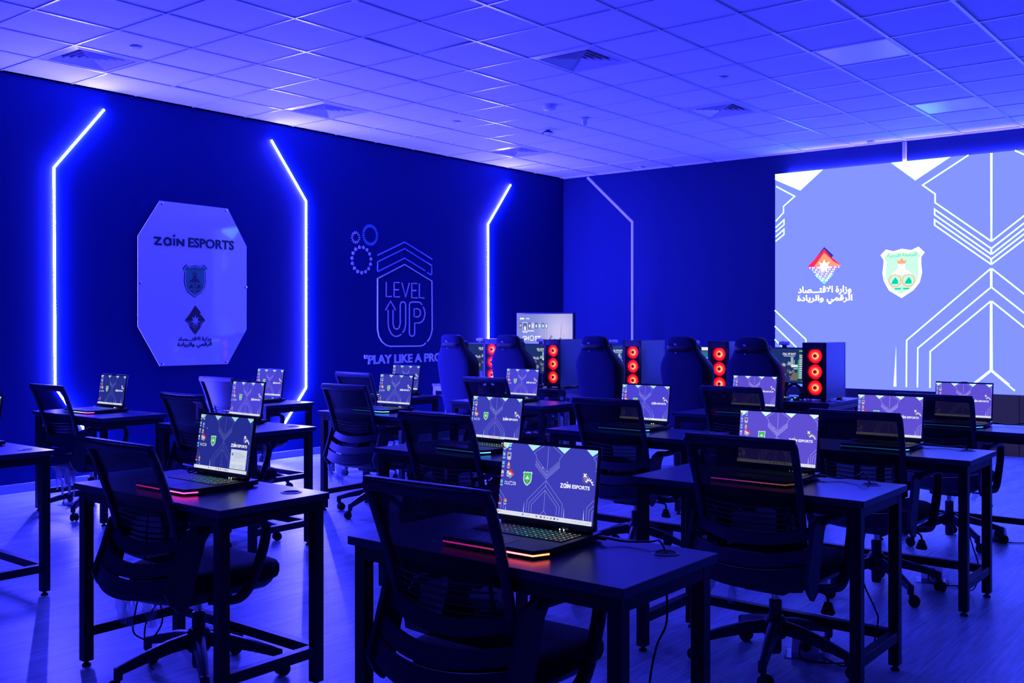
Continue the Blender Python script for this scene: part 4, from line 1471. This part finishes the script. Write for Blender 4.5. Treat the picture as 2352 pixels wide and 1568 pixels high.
def make_outlet():
    t = thing('floor_outlet', '', 'floor socket', group='floor sockets under the right hand desks')
    bm = bmesh.new()
    bx(bm, -.085, .085, -.065, .065, .0, .006, .002)
    finish('clear_plate', bm, M['clear'], t)
    bm = bmesh.new()
    prism(bm, [(-.045, .006), (.045, .006), (.045, .024), (-.045, .075)], -.055, .055, Matrix.Rotation(-PI / 2, 4, 'Z'))
    finish('socket_box', bm, M['adapter_white'], t)
    bm = bmesh.new()
    lathe(bm, [(0, .0), (.022, .0), (.024, .014), (.016, .032), (.010, .05), (0, .052)], 16, Matrix.Translation((.004, -.020, .045)) @ Matrix.Rotation(.85, 4, 'X'))
    tube(bm, [(.004, -.058, .078), (-.01, -.075, .085), (-.02, -.07, .05), (-.01, -.085, .012), (.06, -.09, .006), (.16, -.06, .006)], .0034, 7, 5)
    finish('plug', bm, M['cable'], t, 50)
    return t
o0 = make_outlet()
o0.location = (-1.69, 4.095, 0)
o0.rotation_euler = (0, 0, .35)
o0['label'] = 'pale floor socket with black plug, nearest, under the right second row chair'
copy_tree(o0, (-1.64, 5.71, 0), .3, 'floor socket with black plug under the right third row desk')
copy_tree(o0, (-1.625, 7.07, 0), .3, 'floor socket with black plug, farthest, under the desk at the right edge')
copy_tree(o0, (-7.56, 3.97, 0), .5, 'floor socket on the left between chair legs by the navy wall', 'floor socket by the left wall')

# ================================================================== gaming stations at the back
TX = [-7.0, -6.187, -5.237, -4.325, -3.432]
TY = 8.25
POS = ['leftmost', 'second from the left', 'middle', 'second from the right', 'rightmost']

def make_gdesk():
    t = thing('gaming_desk', '', 'desk', group='gaming desks along the back')
    bm = bmesh.new()
    bx(bm, -.45, .45, 0, .78, .722, .75, .002)
    finish('desktop', bm, M['desk_top'], t)
    bm = bmesh.new()
    bx(bm, -.44, .44, .010, .045, .672, .722)
    for z in (.682, .694, .706):
        bx(bm, -.44, .44, .006, .012, z, z + .006)
    finish('front_rail', bm, M['alu_dark'], t)
    bm = bmesh.new()
    bx(bm, -.44, .44, .72, .75, .672, .722)
    finish('rear_rail', bm, M['alu_dark'], t)
    for sx in (-1, 1):
        for y in (.028, .735):
            bm = bmesh.new()
            bx(bm, sx * .42 - .022, sx * .42 + .022, y - .022, y + .022, 0, .672, .002)
            finish('leg', bm, M['alu_dark'], t)
        bm = bmesh.new()
        bx(bm, sx * .42 - .016, sx * .42 + .016, .05, .715, .68, .715)
        finish('side_rail', bm, M['alu_dark'], t)
    return t

def make_tower():
    t = thing('computer_tower', '', 'gaming computer', group='gaming computers with red fans')
    bm = bmesh.new()
    W_, H0, H1, D_ = .21, .018, .495, .44
    # shell: top, bottom, left, back, and a front frame round the fan opening
    bx(bm, -W_ / 2, W_ / 2, 0, D_, H1 - .012, H1, .002)
    bx(bm, -W_ / 2, W_ / 2, 0, D_, H0, H0 + .012, .002)
    bx(bm, -W_ / 2, -W_ / 2 + .006, 0, D_, H0, H1)
    bx(bm, -W_ / 2, W_ / 2, D_ - .006, D_, H0, H1)
    bx(bm, -W_ / 2, -W_ / 2 + .028, 0, .012, H0, H1)
    bx(bm, W_ / 2 - .028, W_ / 2, 0, .012, H0, H1)
    bx(bm, -W_ / 2, W_ / 2, 0, .012, H1 - .058, H1)
    bx(bm, -W_ / 2, W_ / 2, 0, .012, H0, H0 + .035)
    bx(bm, W_ / 2 - .006, W_ / 2, 0, .022, H0, H1)
    bx(bm, W_ / 2 - .006, W_ / 2, D_ - .02, D_, H0, H1)
    bx(bm, W_ / 2 - .006, W_ / 2, 0, D_, H1 - .022, H1)
    bx(bm, W_ / 2 - .006, W_ / 2, 0, D_, H0, H0 + .03)
    for sx in (-.07, .07):
        for y in (.05, D_ - .05):
            bx(bm, sx - .02, sx + .02, y - .02, y + .02, 0, H0)
    finish('case', bm, M['case'], t)
    bm = bmesh.new()
    bx(bm, W_ / 2 - .004, W_ / 2 - .001, .022, D_ - .02, H0 + .03, H1 - .022)
    finish('side_window', bm, M['case_glass'], t)
    bm = bmesh.new()
    for i in range(22):
        x = -.077 + i * .154 / 21
        bx(bm, x - .0007, x + .0007, .004, .006, H0 + .035, H1 - .058)
    finish('front_grille', bm, M['fan_frame'], t)
    bm = bmesh.new()
    for x in (-.045, -.025, -.005, .015, .05):
        lathe(bm, [(0, 0), (.004, 0), (.004, .002), (0, .002)], 10, Matrix.Translation((x, 0, H1 - .028)) @ Matrix.Rotation(PI / 2, 4, 'X'))
    finish('front_buttons', bm, M['foot'], t)
    for z in (.112, .247, .382):
        bm = bmesh.new()
        for k in range(28):
            a, b = 2 * PI * k / 28, 2 * PI * (k + 1) / 28
            v = []
            for an in (a, b):
                for r in (.0635, .070):
                    for y in (.0, .024):
                        v.append(bm.verts.new((r * math.cos(an), y, r * math.sin(an))))
            bm.faces.new((v[0], v[2], v[6], v[4])); bm.faces.new((v[0], v[1], v[5], v[4])); bm.faces.new((v[2], v[3], v[7], v[6]))
        f = finish('fan', bm, M['fan_frame'], t)
        f.location = (0, .012, z)
        bm = bmesh.new()
        for k in range(11):
            an = 2 * PI * k / 11
            P = []
            for r, da in ((.016, -.22), (.062, -.30), (.062, .27), (.016, .26)):
                P.append(bm.verts.new((r * math.cos(an + da), .010 + .006 * (da > 0), r * math.sin(an + da))))
            bm.faces.new(P)
        lathe(bm, [(0, -.002), (.0165, -.002), (.0165, .016), (0, .016)], 20, Matrix.Translation((0, .014, 0)) @ Matrix.Rotation(PI / 2, 4, 'X'))
        lathe(bm, [(.0165, 0), (.0625, 0)], 28, Matrix.Translation((0, .0185, 0)) @ Matrix.Rotation(PI / 2, 4, 'X'))
        finish('fan_blades', bm, M['fan_glow'], f)
    return t

def game_art(kind):
    a = Art(.0003)
    w, h = .53, .30
    x0, x1, y0, y1 = -w / 2, w / 2, 0, h
    if kind == 'desktop':
        a.rect(x0, x1, y0, y1, (.03, .16, .30))
        a.rect(x0, x1, h - .028, h, (.80, .85, .95))
        a.rect(x0, x1, 0, .018, (.75, .80, .92))
        a.rect(x0, x1, h - .045, h - .030, (.05, .10, .16))
        a.rect(x1 - .14, x1 - .05, h - .105, h - .095, (.2, .8, .7))
        a.rect(x1 - .06, x1 - .02, h - .105, h - .095, (.5, .9, .3))
        for i in range(4):
            a.rect(x1 - .12, x1 - .04, .14 - i * .022, .148 - i * .022, (.06, .34, .5))
        return a
    blue = kind == 'list'
    a.rect(x0, x1, y0, y1, (.012, .03, .16) if not blue else (.014, .05, .26))
    a.text('CALL OF DUTY', -.01, .115, h - .058, h - .038, (.75, .82, .9), .04)
    a.rect(.0, .105, h - .070, h - .064, (.5, .58, .66))
    # abstract battle scene: hazy shapes, no figures
    rnd = random.Random(3)
    for i in range(26):
        cx, cy = rnd.uniform(x0 + .02, .10), rnd.uniform(.04, .17)
        s = rnd.uniform(.006, .024)
        g = rnd.uniform(.05, .45)
        a.poly([(cx - s, cy - s * .5), (cx + s * .7, cy - s * .8), (cx + s, cy + s * .4), (cx - s * .3, cy + s)], (g * .9, g * .95, g))
    a.rect(.07, .095, .14, .225, (.28, .45, .55))
    a.rect(.10, .107, .15, .20, (.25, .4, .5))
    a.rect(.075, .135, .135, .158, (.75, .8, .85))
    a.rect(.095, .135, .118, .126, (.6, .65, .7))
    a.poly([(.06, .02), (.13, .02), (.13, .09), (.09, .085), (.07, .05)], (.18, .13, .12))
    # menu panel
    a.rect(.135, x1, 0, h, (.008, .045, .10) if not blue else (.01, .04, .22))
    a.rect(.15, .158, h - .024, h - .016, (.6, .9, .85)); a.rect(.162, .19, h - .024, h - .016, (.4, .8, .8))
    a.rect(.15, .185, h - .062, h - .054, (.7, .75, .8)); a.rect(.232, .25, h - .062, h - .054, (.7, .75, .8))
    for i in range(7):
        a.rect(.152 + i * .0115, .160 + i * .0115, h - .080, h - .068, (.8, .85, .9))
    a.rect(.15, .180, h - .096, h - .088, (.75, .8, .85))
    for i in range(10):
        y = h - .112 - i * .0165
        a.rect(.138, .149, y - .004, y + .012, (.02, .42, .20) if not blue else (.02, .25, .3))
        a.rect(.151, .178, y, y + .009, (.75, .85, .85))
        a.rect(.215, .233, y, y + .008, (.7, .8, .85))
        a.rect(.18, .245, y - .005, y - .004, (.05, .12, .18))
    a.rect(.17, x1 - .01, .012, .016, (.2, .3, .35))
    return a

def make_monitor(kind, label):
    t = thing('monitor', label, 'monitor', group='monitors on the gaming desks')
    bm = bmesh.new()
    bx(bm, -.272, .272, 0, .022, .125, .445, .004, 2)
    bx(bm, -.12, .12, .020, .045, .20, .36, .008, 2)
    finish('monitor_shell', bm, M['case'], t)
    game_art(kind).build('monitor_screen', M['display'], lambda u, v, h: (u, -.0008 - h, .135 + v), t)
    bm = bmesh.new()
    bx(bm, -.025, .025, .035, .06, .01, .30, .004)
    bx(bm, -.11, .11, -.05, .13, 0, .012, .004)
    finish('monitor_stand', bm, M['case'], t)
    return t

def make_gchair():
    t = thing('gaming_chair', '', 'gaming chair', group='high backed gaming chairs')
    # (z, half width, back y, wing reach, thickness)
    LV = [(.46, .185, -.205, .06, .09), (.55, .205, -.218, .09, .10), (.68, .222, -.235, .10, .10), (.80, .232, -.250, .11, .095), (.92, .242, -.266, .13, .09), (1.00, .248, -.277, .145, .085), (1.06, .238, -.286, .13, .08),
          (1.12, .196, -.295, .075, .08), (1.165, .160, -.302, .045, .08), (1.21, .148, -.310, .035, .085), (1.25, .143, -.316, .03, .085), (1.28, .130, -.321, .02, .07), (1.298, .095, -.322, .012, .045)]
    bm = bmesh.new()
    rings = []
    for z, hw, y, wing, th in LV:
        P = [(-hw * .62, y), (hw * .62, y), (hw * .86, y + .018), (hw * .985, y + .06), (hw * 1.0, y + .06 + wing * .6), (hw * .94, y + .055 + wing), (hw * .80, y + th + wing * .45), (hw * .55, y + th),
             (-hw * .55, y + th), (-hw * .80, y + th + wing * .45), (-hw * .94, y + .055 + wing), (-hw * 1.0, y + .06 + wing * .6), (-hw * .985, y + .06), (-hw * .86, y + .018)]
        rings.append([bm.verts.new((x, yy, z)) for x, yy in P])
    n = 14
    for A, B in zip(rings, rings[1:]):
        for j in range(n):
            f = bm.faces.new((A[j], A[(j + 1) % n], B[(j + 1) % n], B[j]))
            f.material_index = 1 if (2 <= j <= 5 or 8 <= j <= 11) else 0
    bm.faces.new(rings[0][::-1]); bm.faces.new(rings[-1])
    o = finish('backrest', bm, [M['suede'], M['leather']], t, 'all')
    md = o.modifiers.new('round', 'SUBSURF'); md.levels = 1; md.render_levels = 1
    bm = bmesh.new()
    for z0, z1, hw, y in ((1.165, 1.215, .158, -.307),):
        A = [bm.verts.new((u * hw, y - .004 + .075 * abs(u) ** 5, z0)) for u in [i / 6 - 1 for i in range(13)]]
        B = [bm.verts.new((u * hw * .95, y - .012 + .075 * abs(u) ** 5, z1)) for u in [i / 6 - 1 for i in range(13)]]
        for i in range(12):
            bm.faces.new((A[i], A[i + 1], B[i + 1], B[i]))
    o = finish('pillow_strap', bm, M['leather'], t, 'all')
    md = o.modifiers.new('thick', 'SOLIDIFY'); md.thickness = .004
    bm = bmesh.new()
    box(bm, (0, -.19, 1.165), (.30, .08, .13), None, .034, 3)
    finish('head_pillow', bm, M['leather'], t, 'all')
    a = Art(.0)
    a.poly([(-.012, 1.232), (.004, 1.236), (.016, 1.226), (.018, 1.216), (.006, 1.222), (-.004, 1.220)], (.55, .5, .75))
    a.poly([(-.004, 1.148), (.010, 1.154), (.006, 1.160), (-.006, 1.156)], (.55, .5, .75))
    a.build('back_logo', M['print'], lambda u, v, h: (u - .03, -.3225 + (1.232 - v) * .17, v), t)
    def outl(ins):
        P = rrect(.50 - 2 * ins, .50 - 2 * ins, max(.09 - ins, .02), 5)
        return [(x, y + .05) for x, y in P]
    bm = bmesh.new()
    loft_plan(bm, outl, [(.03, .36), (0, .38), (0, .43), (.02, .455), (.06, .462)])
    finish('seat', bm, M['leather'], t, 50)
    for sx in (-1, 1):
        bm = bmesh.new()
        bx(bm, sx * .30 - .02, sx * .30 + .02, -.03, .05, .40, .63, .006)
        bx(bm, sx * .27 - .06, sx * .27 + .06, -.02, .04, .385, .405)
        finish('arm_post', bm, M['plastic'], t)
        bm = bmesh.new()
        bx(bm, sx * .30 - .045, sx * .30 + .045, -.11, .15, .63, .655, .012, 2)
        finish('arm_pad', bm, M['leather'], t)
    bm = bmesh.new()
    lathe(bm, [(0, .06), (.028, .06), (.03, .24), (.016, .25), (.016, .36), (0, .36)], 18)
    bx(bm, -.10, .10, -.12, .12, .33, .365, .008)
    finish('gas_lift', bm, M['plastic'], t, 40)
    bm = bmesh.new()
    for k in range(5):
        a_ = 2 * PI * k / 5 + .3
        d = Vector((math.cos(a_), math.sin(a_), 0))
        sweep(bm, [d * .02 + Vector((0, 0, .125)), d * .18 + Vector((0, 0, .11)), d * .33 + Vector((0, 0, .085))], [(-.03, -.02), (.03, -.02), (.02, .022), (-.02, .022)], scales=[1.1, .9, .6])
    sb = finish('star_base', bm, M['plastic'], t, 40)
    for k in range(5):
        a_ = 2 * PI * k / 5 + .3
        bm = bmesh.new()
        R = Matrix.Translation((math.cos(a_) * .33, math.sin(a_) * .33, .031)) @ Matrix.Rotation(a_ + 1, 4, 'Z')
        for sy in (-.016, .016):
            lathe(bm, [(0, -.009), (.026, -.009), (.031, 0), (.026, .009), (0, .009)], 16, R @ Matrix.Translation((0, sy, 0)) @ Matrix.Rotation(PI / 2, 4, 'X'))
        lathe(bm, [(0, 0), (.007, 0), (.007, .055), (0, .055)], 8, R)
        finish('caster', bm, M['foot'], sb, 40)
    return t

def make_webcam():
    t = thing('webcam', '', 'webcam', group='webcams on the monitors')
    bm = bmesh.new()
    sweep(bm, [(-.045, 0, .035), (.045, 0, .035)], circ(.016, 12))
    finish('camera_body', bm, M['logo_pale'], t, 40)
    bm = bmesh.new()
    lathe(bm, [(0, -.019), (.015, -.019), (.017, -.015), (.017, .01), (0, .01)], 16, Matrix.Translation((-.012, 0, .037)) @ Matrix.Rotation(-PI / 2, 4, 'X') @ Matrix.Scale(-1, 4, (0, 0, 1)))
    finish('lens', bm, M['case'], t, 40)
    bm = bmesh.new()
    bx(bm, -.02, .02, -.006, .018, 0, .022, .003)
    bx(bm, -.02, .02, .014, .020, -.03, .004)
    finish('mount_clip', bm, M['case'], t)
    return t

def make_mouse():
    t = thing('mouse', '', 'mouse', group='computer mice with green lights')
    bm = bmesh.new()
    bmesh.ops.create_uvsphere(bm, u_segments=16, v_segments=10, radius=1.0)
    bmesh.ops.scale(bm, vec=(.031, .058, .034), verts=bm.verts[:])
    bmesh.ops.bisect_plane(bm, geom=bm.verts[:] + bm.edges[:] + bm.faces[:], plane_co=(0, 0, 0), plane_no=(0, 0, -1), clear_outer=True)
    finish('mouse_body', bm, M['case'], t, 'all')
    bm = bmesh.new()
    lathe(bm, [(0, .0), (.010, .0), (.006, .006), (0, .007)], 12, Matrix.Translation((0, -.035, .022)))
    bx(bm, -.032, -.026, -.03, .02, .006, .012)
    finish('mouse_light', bm, M['green_led'], t)
    return t

def make_keyboard():
    t = thing('keyboard', '', 'keyboard', group='gaming keyboards')
    bm = bmesh.new()
    bx(bm, -.18, .18, -.065, .065, .002, .022, .003)
    for sx in (-.15, .15):
        bx(bm, sx - .012, sx + .012, .03, .05, 0, .004)
        bx(bm, sx - .012, sx + .012, -.05, -.03, 0, .004)
    finish('keyboard_body', bm, M['case'], t)
    a = Art(0)
    for r in range(5):
        for q in range(15):
            x, y = -.165 + q * .0235, .046 - r * .022
            a.rect(x - .009, x + .009, y - .0085, y + .0085, (.10, .22, .75) if (q + r) % 3 else (.6, .7, 1.1), False)
    a.build('lit_keys', M['glow'], lambda u, v, h: (u, v, .0228), t)
    return t

gd0, tw0, gc0 = make_gdesk(), make_tower(), make_gchair()
wc0, ms0, kb0 = make_webcam(), make_mouse(), make_keyboard()
GCX = [-6.945, -6.235, -5.205, -4.296, -3.665]
GCY = [7.95, 7.98, 7.98, 7.98, 7.98]
KIND = ['game', 'game', 'list', 'desktop', 'game']
for i, x in enumerate(TX):
    a_ = POS[i]
    xt = x + .105
    xm = x - .285
    xd = x - .155
    first = i == 0
    def place(o, loc, rz, lab):
        if first:
            o.location = loc
            o.rotation_euler = (0, 0, rz)
            o['label'] = lab
            return o
        return copy_tree(o, loc, rz, lab)
    place(gd0, (xd, 8.09, 0), 0, 'dark gaming desk with grooved rail, %s of the five' % a_)
    place(tw0, (xt, TY, DH), 0, 'black computer tower with three glowing red fans, %s of the five' % a_)
    place(gc0, (GCX[i], GCY[i], 0), (0, .02, 0, -.02, .03)[i], 'high backed dark blue gaming chair, %s of the five' % a_)
    mo = make_monitor(KIND[i], 'lit monitor beside the red fan tower, %s of the five gaming stations' % a_)
    mo.location = (xm, 8.52, DH)
    place(wc0, (xm + (.0, .03, .0, .0, .0)[i], 8.53, DH + .4452), 0, 'small webcam on top of the monitor at the %s gaming station' % a_)
    place(ms0, (x - .05, 8.24, DH), .15, 'black mouse with green light on the desk at the %s gaming station' % a_)
    place(kb0, (xm - .02, 8.25, DH), 0, 'backlit keyboard on the desk at the %s gaming station' % a_)

t = thing('headset', 'black headset lying on the desk left of the rightmost red fan tower', 'headset', (-3.545, 8.34, DH))
bm = bmesh.new()
P = [(.075 * math.cos(q), .0, .045 + .085 * math.sin(q)) for q in [PI * i / 12 for i in range(13)]]
sweep(bm, P, rrect(.024, .010, .004, 1), up=Vector((0, 1, 0)))
finish('headband', bm, M['leather'], t, 40)
for sx in (-1, 1):
    bm = bmesh.new()
    lathe(bm, [(0, -.018), (.036, -.018), (.044, -.006), (.044, .010), (.034, .018), (0, .016)], 20, Matrix.Translation((sx * .075, 0, .0445)) @ Matrix.Rotation(PI / 2, 4, 'Y'))
    finish('ear_cup', bm, M['leather'], t, 40)
t = thing('wireless_receiver', 'small pale device on the gaming desk in front of the rightmost tower', 'device', (-3.36, 8.19, DH))
bm = bmesh.new()
bx(bm, -.016, .016, -.02, .02, 0, .022, .005, 2)
finish('device_body', bm, M['white'], t)
t = thing('drinks_coaster', 'pale disc on the desk beside the rightmost tower', 'coaster', (-3.165, 8.30, DH))
bm = bmesh.new()
lathe(bm, [(0, 0), (.045, 0), (.047, .006), (.04, .009), (0, .010)], 20)
finish('disc', bm, M['white'], t, 40)

# television on a stand in the corner
t = thing('television', 'lit television showing a GHOST title, standing in the far corner', 'television', (-7.715, 10.3, 0))
bm = bmesh.new()
bx(bm, -.455, .455, 0, .045, 1.005, 1.548, .005, 2)
finish('television_shell', bm, M['case'], t)
a = Art(.0004)
x0, x1, y0, y1 = -.44, .44, 0, .512
N, NJ = 44, 26
for i in range(N):
    for j in range(NJ):
        u, v = (i + .5) / N, (j + .5) / NJ
        g = math.exp(-(((u - .78) / .33) ** 2 + ((v - .55) / .6) ** 2))
        c = (lerp(.20, .62, g), lerp(.25, .57, g), lerp(.72, .92, g))
        a.rect(lerp(x0, x1, i / N), lerp(x0, x1, (i + 1) / N), lerp(y0, y1, j / NJ), lerp(y0, y1, (j + 1) / NJ), c, False)
TXT = (1.0, 1.0, 1.05)
a.text('GH', x0 + .085, x0 + .188, .172, .232, TXT, .03)
a.text('ST', x0 + .288, x0 + .385, .172, .232, TXT, .03)
a.ring((x0 + .238, .202), .026, .036, TXT, 20)
a.text('OF', x0 + .195, x0 + .225, .118, .134, TXT, .02)
a.rect(x0 + .045, x0 + .115, .444, .464, TXT)
a.rect(x0 + .145, x0 + .20, .446, .462, (.75, .75, .95))
a.rect(x0 + .035, x0 + .072, .328, .400, (.20, .18, .28)); a.disc((x0 + .053, .364), .014, (.9, .75, .35), 4)
a.rect(x0 + .088, x0 + .172, .270, .408, (.62, .66, .95)); a.rect(x0 + .096, x0 + .164, .300, .398, (.10, .14, .48)); a.poly([(x0 + .114, .305), (x0 + .145, .305), (x0 + .145, .34), (x0 + .13, .365), (x0 + .114, .34)], TXT)
for i in range(6):
    q = x0 + .182 + i * .055
    a.rect(q, q + .044, .328, .400, ((.14, .12, .40), (.55, .60, .80), (.12, .12, .45), (.20, .42, .60), (.16, .18, .45), (.30, .34, .60))[i])
    a.rect(q + .012, q + .034, .340, .378, (.8, .85, .95))
a.rect(x0 + .18, x0 + .28, .288, .302, (.85, .85, 1.0))
# thin reeds and a dark mound, no figure
for q, b, h_ in ((.44, .14, .37), (.48, .14, .34), (.385, .08, .23), (.70, .12, .36), (.715, .12, .40), (.745, .09, .26)):
    a.stroke([(x0 + q, b), (x0 + q + .008, h_)], .0035, (.20, .18, .30))
rnd = random.Random(11)
for i in range(34):
    u = rnd.uniform(.36, .76)
    v = .10 + rnd.uniform(0, .09) * (1.2 - abs(u - .56) * 2)
    s = rnd.uniform(.008, .022)
    a.disc((x0 + u, v + s), s, rnd.choice([(.10, .10, .25), (.30, .26, .45), (.55, .30, .22), (.16, .14, .3)]), 7)
a.build('television_screen', M['display'], lambda u, v, h: (u, -.0006 - h, 1.02 + v), t)
bm = bmesh.new()
bx(bm, -.03, .03, .045, .09, .03, 1.30, .004)
bx(bm, -.30, .30, -.16, .26, 0, .03, .004)
finish('television_stand', bm, M['case'], t)

# things under the gaming desks
t = thing('storage_box', 'dark storage box under the gaming desk below the second red fan tower', 'box', (-6.28, 8.42, 0))
bm = bmesh.new()
bx(bm, -.22, .22, -.14, .14, 0, .26, .004)
finish('box_body', bm, M['black_wall'], t)
def bag(c, s, seed, label):
    rnd = random.Random(seed)
    bm = bmesh.new()
    bmesh.ops.create_icosphere(bm, subdivisions=3, radius=1.0)
    for v in bm.verts:
        k = 1 + rnd.uniform(-.10, .10) + .12 * math.sin(5 * v.co.x + seed) * math.cos(4 * v.co.z)
        v.co = Vector((v.co.x * s[0] * k, v.co.y * s[1] * k, max(v.co.z, -.85) * s[2] * k))
    zmin = min(v.co.z for v in bm.verts)
    for v in bm.verts:
        v.co.z -= zmin
    o = finish('packing_bag', bm, M['wrap_white'], None, 'all', c)
    tag(o, label, 'bag', 'pale packing bags under the gaming desk')
bag((-6.41, 8.40, .26), (.075, .07, .085), 1, 'crumpled pale packing bag under the gaming desk, the left of two')
bag((-6.17, 8.42, .26), (.11, .09, .10), 2, 'crumpled pale packing bag under the gaming desk, the right of two')
bm = bmesh.new()
tube(bm, [(-6.10, 8.55, .70), (-6.06, 8.40, .64), (-6.00, 8.30, .665), (-5.97, 8.27, .70)], .018, 8, 5)
tube(bm, [(-6.10, 8.55, .69), (-6.04, 8.42, .60), (-5.96, 8.32, .62), (-5.93, 8.3, .67)], .014, 8, 5)
tube(bm, [(-6.02, 8.35, .62), (-5.92, 8.32, .48), (-5.95, 8.33, .38), (-6.02, 8.36, .28)], .004, 6, 5)
o = finish('cable_bundle', bm, M['cable_white'], None, 50)
tag(o, 'bundle of pale cables slung under the gaming desk near the second red fan tower', 'cable')
